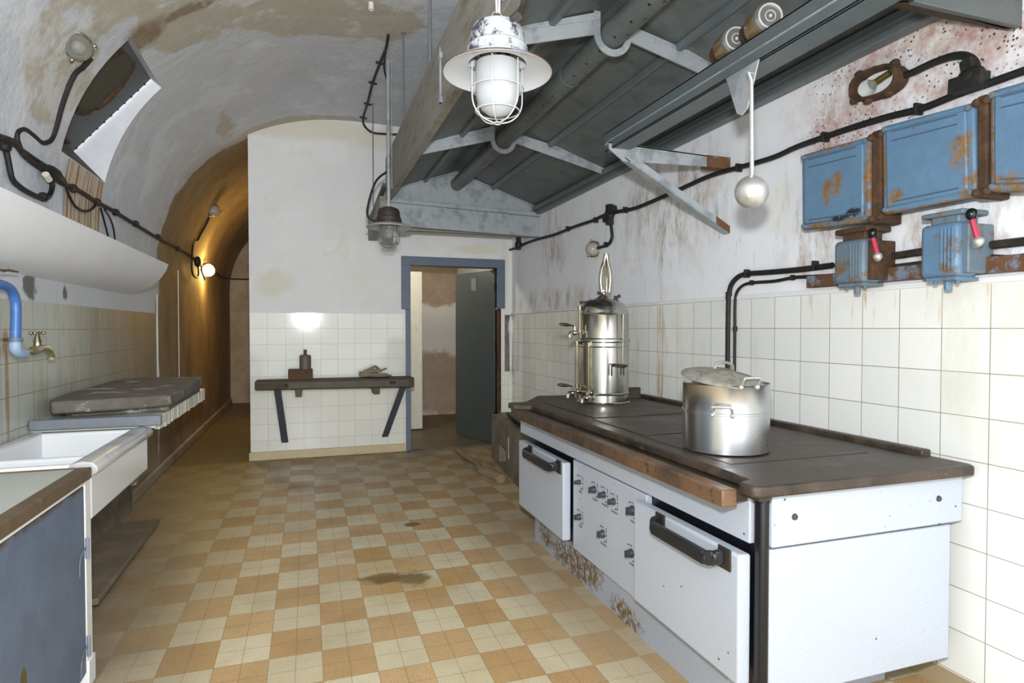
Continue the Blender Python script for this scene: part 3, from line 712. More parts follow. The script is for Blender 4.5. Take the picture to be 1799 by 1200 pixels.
tap(1003, 583, -.07); tap(1000, 687, -.07); tap(1022, 693, -.15, handle=False)
mb = MB()
for dx in (-.02, .0, .03): mb.sphere((bx(1012)+dx, -.11, zb(683)), .013, n=8)
mb.tube([(bx(996), -.1, zb(682)), (bx(1030), -.14, zb(684))], .008, 8); obj('pipe_junction', mb, 'brass', bo)
mb = MB(); fx = lambda u: bx(u)
yy = lambda x: -math.sqrt(max(.0001, (Rb)**2-x*x))
x = bx(1083); mb.tube([(x, yy(x)-.004, zb(551)), (x, yy(x)-.004, zb(640))], .004, 8); obj('sight_rod', mb, 'nickel', bo)
mb = MB(); x0, x1 = bx(1061), bx(1086)
mb.tube([(x0, yy(x0)-.03, zb(655)), (x0, yy(x0)-.03, zb(638)), (x0+.006, yy(x0)-.035, zb(636)), (bx(1068), yy(bx(1068))-.036, zb(637))], .005, 8); mb.tube([(x1-.008, yy(x1)-.02, zb(655)), (x1-.008, yy(x1)-.02, zb(640))], .005, 8)
mb.tube([(bx(1066), yy(bx(1066))-.034, zb(638)), (bx(1070), yy(bx(1070))-.036, zb(638)), (bx(1084), yy(bx(1084))-.036, zb(639)), (bx(1090), yy(bx(1088))-.03, zb(639))], [.005, .010, .011, .005], 10)
obj('bracket_handle', mb, 'darkbody', bo)

# ------------------------------------------------------------------ sink, cabinet, draining board
ca = thing('base_cabinet', 'blue-grey cabinet with pale worn top and white corner post nearest the camera', 'cabinet', (-1.0, 1.9, 0))
CY0, CY1 = 1.1, 2.6
obj('carcass', MB().box(-1.255, -.79, CY0, CY1-.03, 0, .752), 'white', ca)
obj('worktop', MB().box(-1.255, -.775, CY0, CY1-.006, .752, .789), 'laminate', ca)
mb = MB(); mb.box(-.80, -.752, CY0, CY1-.006, .752, .792); mb.box(-1.255, -.80, CY1-.022, CY1-.004, .76, .7925); obj('wood_edging', mb, 'brownedge', ca, bevel=.004)
mb = MB(); mb.box(-.795, -.758, CY1-.062, CY1-.002, .0, .75); mb.box(-.795, -.752, CY1-.066, CY1+.006, .0, .10); obj('corner_post', mb, 'white', ca, bevel=.004)
dr = obj('door', MB().box(-.79, -.76, CY0+.05, CY1-.066, .06, .735), 'cabblue', ca, bevel=.003)
obj('top_bead', MB().box(-.79, -.757, CY0, CY1-.062, .742, .751), 'white', ca)
for v in (965, 1140):
    p = atx(153, v, -.755); y_ = CY1-.066
    mb = MB(); mb.tube([(-.752, y_, p.z-.03), (-.752, y_, p.z+.035)], .0065, 10); mb.sphere((-.752, y_, p.z+.037), .007, n=6)
    hg = obj('hinge', mb, simple('lilac_grey_hinge', rgb(128, 132, 150), .5), dr)
    mb = MB(); mb.tube(spline([(-.754, y_-.005, p.z+.012), (-.757, y_-.04, p.z-.0), (-.757, y_-.062, p.z-.03), (-.757, y_-.064, p.z-.075)], 4), .0025, 6); obj('paint_drip', mb, 'bluegrey', hg)
sk = thing('double_sink', 'white ceramic double sink with a thick rounded front rim', 'sink', (-1.0, 3.05, .58))
S0, S1, SXF = 2.625, 3.475, -.755
mb = MB()
zr = .801
mb.box(-1.25, -1.20, S0, S1, .60, zr); mb.box(-.80, -.765, S0, S1, .585, zr-.02); mb.box(-1.22, -.78, S0, S0+.035, .60, zr-.004); mb.box(-1.22, -.78, S1-.03, S1, .60, zr-.004)
mb.box(-1.22, -.78, 2.955, 2.985, .60, zr-.035); mb.box(-1.22, -.78, S0, S1, .585, .62)
obj('basin', mb, 'ceramic', sk, bevel=.012, seg=3)
mb = MB()
sec = [(-.835, zr-.012), (-.825, zr), (-.79, zr+.008), (-.755, zr+.002), (-.738, zr-.018), (-.742, zr-.038), (-.762, zr-.05), (-.80, zr-.05)]
mb.prism([(x, S0-.01, z) for x, z in sec], (0, S1-S0+.01, 0)); obj('front_rim', mb, simple('rim_ceramic_worn', rgb(196, 198, 198), .3, 0, .1, 9, c2=rgb(160, 160, 156), lo=.5, hi=.65), sk, bevel=.006, ang=60)
mb = MB(); mb.box(-1.2, -1.12, 2.75, 2.83, 0, .585); mb.box(-1.2, -1.12, 3.36, 3.44, 0, .585); mb.box(-1.22, -.80, 3.40, 3.44, .53, .585); obj('support', mb, 'concrete', sk)
dc = thing('draining_counter', 'chipped tiled draining counter beyond the sink with a grey front edge', 'counter', (-1.0, 4.2, .75))
obj('tiled_slab', MB().box(-1.258, -.75, 3.48, 5.04, .80, .85), 'laminate', dc)
mb = MB(); 
e = []
n = 40
for i in range(n):
    y0, y1 = 3.48+i*(1.56/n), 3.48+(i+1)*(1.56/n)-.001
    jit = random.uniform(-.006, .006)
    if i in (0, 1, 3, 5): jit += .022
    mb.box(-.752, -.728+random.uniform(-.003, .002), y0, y1, .772+jit, .848)
obj('edge_tiles', mb, 'tilerim', dc, smooth=False)
mb = MB(); mb.box(-1.255, -.70, 3.447, 3.482, .812, .862); obj('front_board', mb, 'orange', dc, bevel=.006, label='flaking blue-grey board facing the sink')
mb = MB(); mb.box(-1.25, -.80, 3.50, 5.0, .77, .80); mb.box(-1.25, -1.19, 3.55, 4.95, 0, .80); obj('support', mb, 'concrete', dc)
mb = MB(); mb.prism([(-1.13, 3.60, .851), (-.71, 3.70, .851), (-.725, 4.82, .851), (-1.22, 4.85, .851), (-1.23, 3.75, .851)], (0, 0, .032))
tag(obj('stone_slab', mb, 'stonegrey', bevel=.01), 'thin grey slab under the thick one on the draining counter', 'slab')
mb = MB()
top = [(-1.17, 3.47), (-1.0, 3.515), (-.85, 3.57), (-.695, 3.655), (-.685, 4.0), (-.70, 4.5), (-.735, 4.97), (-1.0, 5.0), (-1.24, 5.0), (-1.25, 4.4), (-1.245, 3.85), (-1.22, 3.6)]
mb.prism([(x, y, .884) for x, y in top], (0, 0, .062)); tag(obj('stone_slab', mb, 'stonegrey', bevel=.012), 'thick weathered grey slab lying on top of the draining counter', 'slab')
# canopy over the sink
secs = [(-1.262, 1.55), (-1.20, 1.562), (-1.13, 1.583), (-1.07, 1.622), (-1.02, 1.675), (-.985, 1.735), (-.972, 1.775), (-.985, 1.782), (-1.262, 1.80)]
mb = MB(); mb.prism([(x, .6, z) for x, z in secs], (0, 4.5, 0)); hd = obj('plaster_canopy', mb, 'canopy', ang=30)
tag(hd, 'long white rounded plaster canopy jutting from the left wall above the sink', 'canopy')
mb = MB()
for j in range(5): mb.tube([atx(-6+j*3, 471+j*1.2, -1.16)+Vector((0, 0, -.004)), atx(31-j*4, 476-j, -1.16)+Vector((0, 0, -.004))], .004, 6)
obj('torn_lath', mb, 'wood', hd)
# blue pipe and brass tap
pp = thing('water_pipe', 'bent blue-painted water pipe on the left wall ending in a brass cross-handled tap', 'pipe', (-1.2, 3.05, 1.2))
px = -1.17
P = [atx(-60, 505, px), atx(-20, 498, px), atx(2, 500, px), atx(18, 508, px), atx(26, 524, px), atx(28, 545, px), atx(27, 600, px)]
mb = MB(); mb.tube(spline(P, 6), .019, 14); obj('pipe_run', mb, 'bluepipe', pp)
mb = MB(); mb.tube([atx(27, 594, px), atx(27, 601, px)], .026, 14); mb.tube([atx(27, 596, px), atx(8, 597, -1.262)], .007, 8); obj('pipe_clamp', mb, 'bluegrey', pp)
mb = MB(); mb.tube(spline([atx(27, 600, px), atx(27, 612, px), atx(33, 619, px), atx(42, 621, px)], 4), .022, 14); obj('elbow', mb, simple('limescale_blue', rgb(150, 172, 204), .5), pp)
mb = MB(); mb.tube(spline([atx(39, 620, px), atx(48, 618, px), atx(60, 616, px), atx(72, 612, px), atx(82, 614, px), atx(89, 622, px), atx(91, 630, px)], 5), [.019]+[.013]*4+[.012]*4+[.020]*6+[.018]*8+[.015]*6+[.018]*2, 14)
mb.tube([atx(40, 614+6, px), atx(42, 620, px)], .022, 8)
tp = obj('brass_tap', mb, simple('brass_scaled', rgb(182, 184, 160), .35, .7, .15, 30, c2=rgb(170, 150, 90), lo=.45, hi=.6), pp, label='brass bib tap')
mb = MB(); mb.tube([atx(66, 614, px), atx(66, 602, px), atx(66, 601, px), atx(65.5, 590, px), atx(65.5, 586, px)], [.014, .014, .018, .009, .006], 12); obj('stem', mb, 'brass', tp)
hc = atx(65.5, 585, px); mb = MB()
for d in (Vector((0, 1, 0)), Vector((.9, 0, .0))):
    mb.tube([hc-d*.026, hc+d*.026], .004, 8)
    for s_ in (-1, 1): mb.sphere(hc+d*.027*s_, .008, n=7)
obj('cross_handle', mb, 'brass', tp)
# plank on the floor
mb = MB(); a1, a2, a3, a4 = Vector((-1.22, 3.18, 0)), Vector((-.905, 3.18, 0)), Vector((-.94, 4.55, 0)), Vector((-1.22, 4.55, 0))
mb.add([a1+Vector((0, 0, .045)), a2+Vector((0, 0, .045)), a3+Vector((0, 0, .006)), a4+Vector((0, 0, .006)), a1+Vector((0, 0, .075)), a2+Vector((0, 0, .075)), a3+Vector((0, 0, .032)), a4+Vector((0, 0, .032))],
       [(0, 3, 2, 1), (4, 5, 6, 7), (0, 1, 5, 4), (1, 2, 6, 5), (2, 3, 7, 6), (3, 0, 4, 7)])
mb.box(-1.2, -1.1, 3.2, 3.3, 0, .05)
tag(obj('floor_panel', mb, simple('dusty_panel', rgb(122, 110, 92), .8, 0, .15, 7, bump=.2, c2=rgb(142, 130, 112), lo=.5, hi=.7), bevel=.004), 'dusty panel lying slightly raised on the floor under the sink', 'panel')

# ------------------------------------------------------------------ shelf on the end wall
sh = thing('wall_shelf', 'thick dark plank shelf on two slanting iron straps on the tiled end wall', 'shelf', (.3, 6.3, .7))
mb = MB(); mb.prism([(-.47, 6.17, .715), (1.035, 6.17, .70), (1.035, 6.17, .80), (-.47, 6.17, .80)], (0, .242, 0)); obj('plank', mb, 'woodX', sh, bevel=.01)
obj('face_strap', MB().prism([(-.19, 6.163, .722), (.98, 6.163, .710), (.98, 6.163, .785), (-.19, 6.163, .782)], (0, .007, 0)), 'darkiron', sh, bevel=.002)
for (xa, za, xb) in ((-.275, .72, -.215), (.935, .71, .765)):
    p0, p1 = Vector((xa, 6.24, za)), Vector((xb, 6.405, .165)); w = Vector((.032, 0, 0))
    mb = MB(); mb.prism([p0-w, p0+w, p1+w, p1-w], (0, .012, .006)); obj('brace', mb, simple('dark_grey_iron', rgb(62, 64, 74), .5), sh, bevel=.001)
for (xa) in (-.08, .66): obj('bracket_end', MB().prism([(xa-.03, 6.2, .64), (xa+.03, 6.2, .64), (xa+.035, 6.2, .715), (xa-.035, 6.2, .715)], (0, .21, 0)), 'darkiron', sh, bevel=.003)
mb = MB()
for xa in (-.19, .80, .83): mb.lathe([(0, .008), (.014, .006), (.018, 0)], 10, (xa, 6.162, .755), (0, -1, 0))
obj('bolt', mb, 'rust', sh)
mb = MB(); mb.box(-.175, .052, 6.20, 6.37, .801, .90); tag(obj('rusty_block', mb, 'crate', bevel=.004), 'rusty brown square block under the canister on the shelf', 'block')
cn = thing('canister', 'brown cylindrical canister with a small neck standing on the rusty block', 'canister', (-.02, 6.28, .90))
mb = MB(); mb.lathe([(0, 0), (.055, 0), (.055, .125), (.05, .135), (.02, .142), (0, .142)], 28, (-.018, 6.28, .901)); obj('body', mb, simple('brown_canister', rgb(104, 92, 82), .6, .2, .15), cn)
mb = MB(); mb.tube([(-.018, 6.28, 1.04), (-.018, 6.28, 1.085)], .015, 12); mb.box(-.034, -.002, 6.27, 6.29, 1.075, 1.092); obj('neck', mb, 'darkiron', cn)
mb = MB()
zl = .803
mb.lathe([(0, .0), (.10, .003), (.13, .012), (.135, .018), (.10, .022), (0, .012)], 24, (.69, 6.29, zl))
mb.bar((.51, 6.27, zl+.045), (.66, 6.28, zl+.115), .05, .018); mb.bar((.66, 6.28, zl+.115), (.72, 6.29, zl+.06), .045, .014); mb.bar((.60, 6.30, zl+.03), (.77, 6.28, zl+.09), .04, .014); mb.bar((.50, 6.27, zl+.04), (.66, 6.29, zl+.015), .07, .045); mb.bar((.55, 6.28, zl+.06), (.70, 6.29, zl+.07), .06, .03); mb.bar((.62, 6.28, zl+.03), (.78, 6.29, zl+.02), .09, .03)
tag(obj('crumpled_tin', mb, simple('crumpled_grey', rgb(140, 128, 108), .7, .2, .3, 25, bump=.6), bevel=.004), 'crumpled grey-brown tin lid with a bent handle on the shelf', 'tin')

# ------------------------------------------------------------------ hood
ho = thing('extractor_hood', 'huge grey ribbed metal extractor hood hung over the range', 'hood', (1.4, 3.5, 2.4))
ZH = 2.405
YF0, YF1 = 5.33, 5.56      # far end, slightly skewed
def yf(x): return YF0+(x-.67)/(2.17-.67)*(YF1-YF0)
HL = (.70, 2.50); HR_ = (2.15, 2.47); AP = (1.30, 2.735)
def lerp(a, b, t): return a+(b-a)*t
# roof sheets with standing seams (flat closed prisms)
def sheet(p, q, y0, side):
    m = MB()
    poly = [(p[0], y0, p[1]), (q[0], y0, q[1]), (q[0], y0, q[1]+.012), (p[0], y0, p[1]+.012)]
    vs = [Vector(a) for a in poly]; far = [Vector((a[0], yf(a[0]), a[2])) for a in poly]
    m.add(vs+far, [(0, 1, 2, 3), (7, 6, 5, 4)]+[(i, (i+1) % 4, 4+(i+1) % 4, 4+i) for i in range(4)])
    return m
obj('roof_sheet', sheet(HL, AP, .2, 0), 'hoodgrey', ho); obj('roof_sheet', sheet(AP, (HR_[0]+.02, HR_[1]), .2, 1), 'hoodgrey', ho)
for (a, b, fr) in ((HL, AP, .5), (AP, HR_, .42)):
    x, z = lerp(a[0], b[0], fr), lerp(a[1], b[1], fr)
    mb = MB(); mb.prism([(x-.022, .25, z), (x+.022, .25, z), (x+.012, .25, z-.028), (x-.012, .25, z-.028)], (0, yf(x)-.27, 0)); obj('seam', mb, 'hooddark', ho, bevel=.003)
# ridge pipe
mb = MB(); mb.tube([(1.30, .3, 2.61), (1.30, yf(1.3)-.0, 2.61)], .058, 24); pipe = obj('ridge_pipe', mb, 'hoodgrey', ho, label='long perforated pipe under the ridge')
mb = MB()
for i in range(22):
    y = 1.2+i*.14
    for a_ in (-2.1, -1.45): mb.lathe([(0, .0015), (.006, .001), (.007, 0)], 10, (1.30+math.cos(a_)*.058, y+(.05 if a_ < -2 else 0), 2.61+math.sin(a_)*.058), (math.cos(a_), 0, math.sin(a_)))
obj('perforation', mb, 'black', pipe)
mb = MB()
for y in (1.55, 2.9, 4.3): mb.tube([(1.30, y, 2.61), (1.30, y+.03, 2.61)], .061, 24)
obj('pipe_joint', mb, 'hooddark', pipe)
# ribs
def rib(y, dy=.06):
    m = MB()
    for (a, b) in (((.69, 2.435), (1.235, 2.60)), ((1.365, 2.60), (2.15, 2.435))):
        ya, yb = y+(a[0]-1.3)*dy, y+(b[0]-1.3)*dy
        p, q = Vector((a[0], ya, a[1])), Vector((b[0], yb, b[1]))
        m.prism([p, q, q+Vector((0, 0, .055)), p+Vector((0, 0, .055))], (0, .008, 0))
        m.prism([p+Vector((0, 0, .055)), q+Vector((0, 0, .055)), q+Vector((0, .045, .058)), p+Vector((0, .045, .058))], (0, 0, .006))
        p2, q2 = p+Vector((0, 0, .062)), q+Vector((0, 0, .062))
        m.prism([p2, q2, q2+Vector((0, .0, .035)), p2+Vector((0, .0, .008))], (0, .006, 0))
    r1, r2 = .062, .092; pts = []
    for k_ in range(19):
        th = PI+PI*k_/18; pts.append((math.cos(th), math.sin(th)))
    outer = [(1.3+r2*c_, 2.605+r2*s_) for c_, s_ in pts]; inner = [(1.3+r1*c_, 2.605+r1*s_) for c_, s_ in pts[::-1]]
    poly = [(1.3-r2, 2.70)]+outer+[(1.3+r2, 2.70), (1.3+r1, 2.70)]+inner+[(1.3-r1, 2.70)]
    # strip quads for the U clamp
    o2 = [(1.3-r2, 2.70)]+outer+[(1.3+r2, 2.70)]; i2 = [(1.3-r1, 2.70)]+inner[::-1]+[(1.3+r1, 2.70)]
    for j in range(len(o2)-1):
        m.prism([(o2[j][0], y, o2[j][1]), (o2[j+1][0], y, o2[j+1][1]), (i2[j+1][0], y, i2[j+1][1]), (i2[j][0], y, i2[j][1])], (0, .008, 0))
    for x_ in (.82, .98, 1.14, 1.5, 1.72, 1.95):
        a = (x_-.69)/(1.235-.69) if x_ < 1.3 else (2.15-x_)/(2.15-1.365)
        z_ = 2.435+a*.165+.027; m.lathe([(0, .004), (.006, .003), (.008, 0)], 8, (x_, y+(x_-1.3)*dy, z_), (0, -1, 0))
    return m
for y in (4.03, 2.44, .95): obj('rib', rib(y), 'zinc', ho, ang=30)
# far pediment
def pf(x, z, o=0): return Vector((x, yf(x)-o, z))
mb = MB(); P_ = [pf(.69, 2.41), pf(2.165, 2.41), pf(2.165, 2.475), pf(1.40, 2.70), pf(1.2, 2.70), pf(.69, 2.505)]
mb.prism(P_, (0, .02, 0)); obj('end_gable', mb, 'zinc', ho)
mb = MB(); mb.prism([pf(.69, 2.49, .02), pf(1.22, 2.685, .02), pf(1.22, 2.70, .02), pf(.69, 2.505, .02)], (0, .02, 0)); mb.prism([pf(1.38, 2.69, .02), pf(2.16, 2.46, .02), pf(2.16, 2.475, .02), pf(1.38, 2.705, .02)], (0, .02, 0)); mb.prism([pf(.69, 2.39, .03), pf(2.165, 2.39, .03), pf(2.165, 2.425, .03), pf(.69, 2.425, .03)], (0, .03, 0))
obj('gable_flange', mb, 'zinc', ho, bevel=.002)
# lintel box below far end
mb = MB(); mb.prism([pf(.69, 2.195), pf(2.168, 2.195), pf(2.168, 2.39), pf(.69, 2.39)], (0, .03, 0)); obj('end_fascia', mb, 'zinc', ho, bevel=.004)
mb = MB(); mb.prism([(.60, yf(.6), 2.20), (.69, yf(.69), 2.20), (.69, 6.38, 2.20), (.60, 6.38, 2.20)], (0, 0, .24)); mb.box(.69, 2.165, 5.60, 5.66, 2.2, 2.41); obj('side_box', mb, 'beam', ho, bevel=.004)
# left beam
mb = MB(); mb.box(.655, .70, .2, YF0+.03, ZH, 2.775); bm_ = obj('side_beam', mb, 'beam', ho, bevel=.004, label='tall weathered board along the open left side')
for y in (2.05, 3.05):
    mb = MB(); mb.tube([(.648, y, 2.44), (.648, y, 2.72)], .005, 8); mb.box(.64, .655, y-.02, y+.02, 2.44, 2.47); mb.box(.64, .655, y-.02, y+.02, 2.66, 2.69); mb.box(.645, .652, y-.012, y+.012, 2.44, 2.69)
    obj('bolt_strap', mb, 'zinc', bm_)
mb = MB(); a, b = Vector((.62, 5.38, 2.5)), Vector((.585, 6.2, 2.47)); mb.bar((.635, 5.25, 2.52), (.60, 5.95, 2.37), .04, .03); obj('slanting_strip', mb, 'hoodgrey', ho)
# right wall frame
mb = MB(); mb.box(2.11, 2.168, .9, YF1, 2.41, 2.475); mb.box(2.08, 2.115, .9, YF1-.01, 2.44, 2.48); obj('wall_angle', mb, 'hooddark', ho, bevel=.006)
mb = MB(); mb.prism([(1.70, 1.33, 2.262), (2.168, 1.33, 2.262), (2.168, 1.33, 2.50), (1.70, 1.33, 2.50)], (0, .02, 0)); obj('near_crossbeam', mb, 'hoodgrey', ho, bevel=.003)
mb = MB(); mb.add([(1.70, 1.35, 2.27), (2.168, 1.35, 2.255), (2.168, 1.58, 2.405), (1.85, 1.58, 2.405)], [(0, 1, 2, 3)]); mb.add([(1.70, 1.35, 2.274), (2.168, 1.35, 2.26), (2.168, 1.58, 2.41), (1.85, 1.58, 2.41)], [(0, 1, 2, 3)]); obj('near_soffit', mb, 'brown', ho)
# shelf rail with brackets
ra = thing('utensil_rail', 'grey steel channel rail on a triangular wall bracket under the hood', 'rail', (1.5, 2.0, 2.25))
mb = MB(); mb.box(1.455, 1.467, .8, 2.82, 2.205, 2.30); mb.box(1.455, 1.56, .8, 2.82, 2.205, 2.215); mb.box(1.455, 1.56, .8, 2.82, 2.29, 2.30)
obj('channel', mb, 'hooddark', ra, bevel=.003)
mb = MB(); mb.box(1.450, 1.456, .8, 2.80, 2.245, 2.249); obj('lip', mb, 'zinc', ra)
for y in (2.74,):
    mb = MB(); mb.prism([(1.44, y, 2.20), (1.52, y, 2.145), (2.168, y, 2.165), (2.168, y, 2.215), (1.44, y, 2.235)], (0, .006, 0)); mb.prism([(1.44, y, 2.228), (2.168, y, 2.21), (2.168, y, 2.216), (1.44, y, 2.236)], (0, .05, 0)); br = obj('bracket_arm', mb, 'zinc', ra)
    mb = MB(); d_ = [(1.53, 2.165), (1.60, 2.165), (2.166, 1.85), (2.166, 1.815)]; mb.prism([(x, y-.004, z) for x, z in d_], (0, .006, 0)); mb.prism([(1.53, y, 2.16), (2.166, y, 1.812), (2.166, y, 1.818), (1.53, y, 2.166)], (0, .045, 0)); obj('bracket_brace', mb, 'zinc', ra)
    mb = MB(); mb.box(2.02, 2.166, y-.006, y+.052, 2.158, 2.220); mb.prism([(2.08, y-.006, 1.862), (2.166, y-.006, 1.815), (2.166, y-.006, 1.852), (2.08, y-.006, 1.90)], (0, .052, 0)); obj('rusty_end', mb, 'rustblue', ra, label='red-brown corroded bracket ends at the wall')
mb = MB()
LY = 1.76
mb.prism([(1.452, LY-.075, 2.207), (1.452, LY+.095, 2.207), (1.452, LY+.035, 2.06), (1.452, LY+.01, 2.045), (1.452, LY-.02, 2.06)], (-.006, 0, 0)); obj('hook_plate', mb, 'zinc', ra, bevel=.002)
# ladle
p0 = atx(1320, 143, 1.44); p1 = atx(1321, 305, 1.44)
la = thing('ladle', 'long-handled aluminium ladle hanging from the rail above the pot', 'ladle', p0)
mb = MB(); mb.tube([p0+Vector((.012, 0, .02)), p0+Vector((.012, 0, .028)), p0+Vector((-.012, 0, .026)), p0, p1, p1+Vector((-.004, .0, -.015))], [.006, .006, .007, .0075, .0075, .006], 10); obj('handle', mb, 'alu', la)
bc = atx(1317, 342, 1.44); mb = MB(); rr = .057
pr = [(rr*math.cos(a_), -rr*.85*math.sin(a_)) for a_ in [PI/2*i/10 for i in range(11)]]; pr2 = [(r_*.94, h_*.94) for r_, h_ in pr[::-1]]
axis = Vector((-.55, -.45, -.55)).normalized()
mb.lathe(pr+[], 32, bc+axis*.01, axis*-1); mb.lathe(pr2, 32, bc+axis*.01, axis*-1)
MT['bowl'] = MT['alu']
mb = MB(); ax_ = Vector((.65, .45, .45)).normalized()
mb.lathe([(rr, 0), (rr*.97, -.014), (rr*.86, -.031), (rr*.66, -.044), (rr*.36, -.053), (0, -.056), (0, -.053), (rr*.34, -.050), (rr*.62, -.042), (rr*.82, -.029), (rr*.93, -.013), (rr*.96, 0)], 36, bc+ax_*.03, ax_)
obj('bowl', mb, 'alu', la, ang=60)
# jars
for (u, v, lb) in ((1288, 82, 'amber glass jar lying on the rail, left of the pair'), (1345, 46, 'amber glass jar lying on the rail, right one nearer the camera')):
    c = atx(u-4, v, 1.50); c.z = 2.354
    j = thing('glass_jar', lb, 'jar', c, group='jars lying on the utensil rail')
    ax_ = Vector((.25, .97, 0)).normalized(); s0 = c-ax_*.05
    mb = MB(); mb.lathe([(.0, .0), (.03, .004), (.042, .0), (.05, .008), (.052, .02), (.052, .09), (.045, .105), (.04, .12), (0, .12)], 28, s0, ax_); obj('glass_body', mb, 'amber', j); mb = MB(); mb.lathe([(0, -.001), (.03, .003), (.0425, -.001), (.051, .008), (.053, .024), (.0, .024)], 28, s0, ax_); obj('glass_base', mb, 'jarbase', j, label='clear glass base')
    mb = MB(); mb.ring(s0-ax_*.0, .040, .0035, ax_, 28, 6); mb.ring(s0, .018, .002, ax_, 24, 6); mb.sphere(s0, .006, n=6); obj('base_ring', mb, 'chainwhite', j)
    mb = MB(); mb.lathe([(.045, 0), (.046, .02), (0, .022)], 24, s0+ax_*.12, ax_); obj('lid', mb, 'rust', j)

# ------------------------------------------------------------------ hanging rods
def rod(u, X, zlow, lb, r=.006, v=None):
    k_ = ray(u, 200); p = CAM+k_*(X/k_.x); y = p.y; zt = vz(X)+.01
    m = MB(); m.tube([(X, y, zlow), (X, y, zt)], r, 8)
    m.lathe([(r*2, -.02), (r*2.2, 0)], 10, (X, y, zt-.0)); tag(obj('hood_rod', m, 'rod'), lb, 'rod', 'suspension rods of the hood')
rod(655, .60, 2.45, 'leftmost thin suspension rod, reaching the far corner of the hood', .005)
rod(709, .665, 2.60, 'thin suspension rod just right of the far lamp conduit', .0065)
rod(756, .665, 2.65, 'suspension rod nearest the big white lamp', .0075)
# small pipe stub in the vault
c = aty(652, 5, 3.2); X_ = .12
p = None
for i in range(400):
    d_ = 2.0+i*.01; q = atd(652, 4, d_)
    if q.z >= vz(q.x): p = q; break
p = p or atd(652, 4, 4.0)
mb = MB(); mb.lathe([(.018, .03), (.018, -.05), (.012, -.05), (.012, -.03), (0, -.03)], 16, p); tag(obj('pipe_stub', mb, 'white'), 'short white pipe stub poking out of the vault', 'pipe')

# ------------------------------------------------------------------ pendant lamps
def pendant(name, label, loc, body, shade, glassm, scale=1, frosted=True, tilt=0):
    L_ = thing(name, label, 'lamp', loc, -YAW, world=False)
    s = scale
    m = MB(); m.lathe([(0, .145*s), (.045*s, .143*s), (.075*s, .13*s), (.085*s, .11*s), (.088*s, .07*s), (.096*s, .062*s), (.096*s, .035*s), (.10*s, .03*s), (.10*s, .012*s)], 40)
    for k_ in range(3):
        th = 2*PI*k_/3+.6; m.box(math.cos(th)*.095*s-.012, math.cos(th)*.095*s+.012, math.sin(th)*.095*s-.012, math.sin(th)*.095*s+.012, .02*s, .055*s)
    obj('housing', m, body, L_)
    m = MB(); m.lathe([(.096*s, .018*s), (.13*s, .012*s), (.155*s, .0), (.172*s, -.012*s), (.1725*s, -.016*s), (.155*s, -.004*s), (.13*s, .006*s), (.092*s, .012*s)], 56); obj('shade', m, shade, L_, ang=60)
    m = MB(); m.ring((0, 0, -.013*s), .172*s, .0022*s, n=48, m=6); obj('rim', m, 'rustblue' if frosted else shade, L_)
    m = MB(); m.lathe([(.070*s, .014*s), (.070*s, -.075*s), (.066*s, -.10*s), (.052*s, -.128*s), (.028*s, -.146*s), (0, -.152*s)], 40); obj('glass_cover', m, glassm, L_, ang=60)
    if not frosted:
        m = MB(); m.sphere((0, 0, -.055*s), .03*s, (1, 1, 1.25), 12); m.tube([(0, 0, .0), (0, 0, -.03*s)], .014*s, 10); obj('bulb', m, 'frost', L_)
    m = MB(); R = .084*s; w = .0023*s
    for z in (-.065*s, -.135*s): m.ring((0, 0, z), R if z > -.1*s else R*.83, w, n=36, m=6)
    for k_ in range(6):
        th = 2*PI*k_/6+.35; c_, s_ = math.cos(th), math.sin(th)
        pts = [(R*c_, R*s_, .012*s), (R*c_, R*s_, -.07*s), (R*.98*c_, R*.98*s_, -.11*s), (R*.82*c_, R*.82*s_, -.140*s), (R*.5*c_, R*.5*s_, -.162*s), (R*.12*c_, R*.12*s_, -.172*s)]
        m.tube(spline(pts, 3), w, 6)
    m.ring((0, 0, -.172*s), R*.14, w, n=16, m=6)
    obj('wire_cage', m, 'chainwhite' if frosted else 'rod', L_)
    return L_
LD = 1.97
lp = pendant('caged_pendant_lamp', 'large white enamel pendant lamp with frosted glass and wire cage, nearest the camera', atd(874, 121, LD), 'paleplate', 'enamelwhite', 'frost', 1.02)
m = MB(); m.ring((.0, 0, .165), .014, .004, (0, 1, 0), 18, 6, 1, 1.3); obj('eye_ring', m, 'brass', lp)
zt_ = vz(lp.location.x)-lp.location.z; m = MB(); m.tube([(-.002, 0, .178), (-.006, 0, .30), (-.008, 0, zt_)], .004, 8); m.tube([(.006, 0, .178), (.006, 0, .30), (.004, 0, zt_)], .004, 8); obj('hanging_wire', m, 'chainwhite', lp)
m = MB(); m.tube([(.045, -.02, .10), (.05, -.03, .14)], .016, 12); m.tube([(.03, -.03, .115), (.07, -.03, .155)], .02, 10); obj('cable_gland', m, 'darkbody', lp)
m = MB(); m.tube(spline([(.055, -.025, .13), (.075, -.02, .17), (.088, .0, .23), (.098, .03, .33), (.13, .08, .45), (.16, .12, .6)], 5), .010, 10); obj('flex', m, 'cablerust', lp)
pf_ = aty(683, 397, 4.9)
lf = pendant('caged_pendant_lamp', 'small far pendant lamp with clear glass hanging at the hood corner', pf_, 'darkbody', 'shadegrey', 'glass', 1.02, False)
m = MB(); m.tube([(0, 0, .14), (0, 0, .19)], .012, 10); m.ring((0, 0, .165), .014, .004, (0, 1, 0), 14, 6); m.tube([(0, 0, .19), (0, 0, vz(pf_.x)-pf_.z+.0)], .0145, 12); m.tube([(.022, .02, .3), (.022, .02, vz(pf_.x)-pf_.z)], .005, 8); obj('conduit', m, 'zinc', lf)
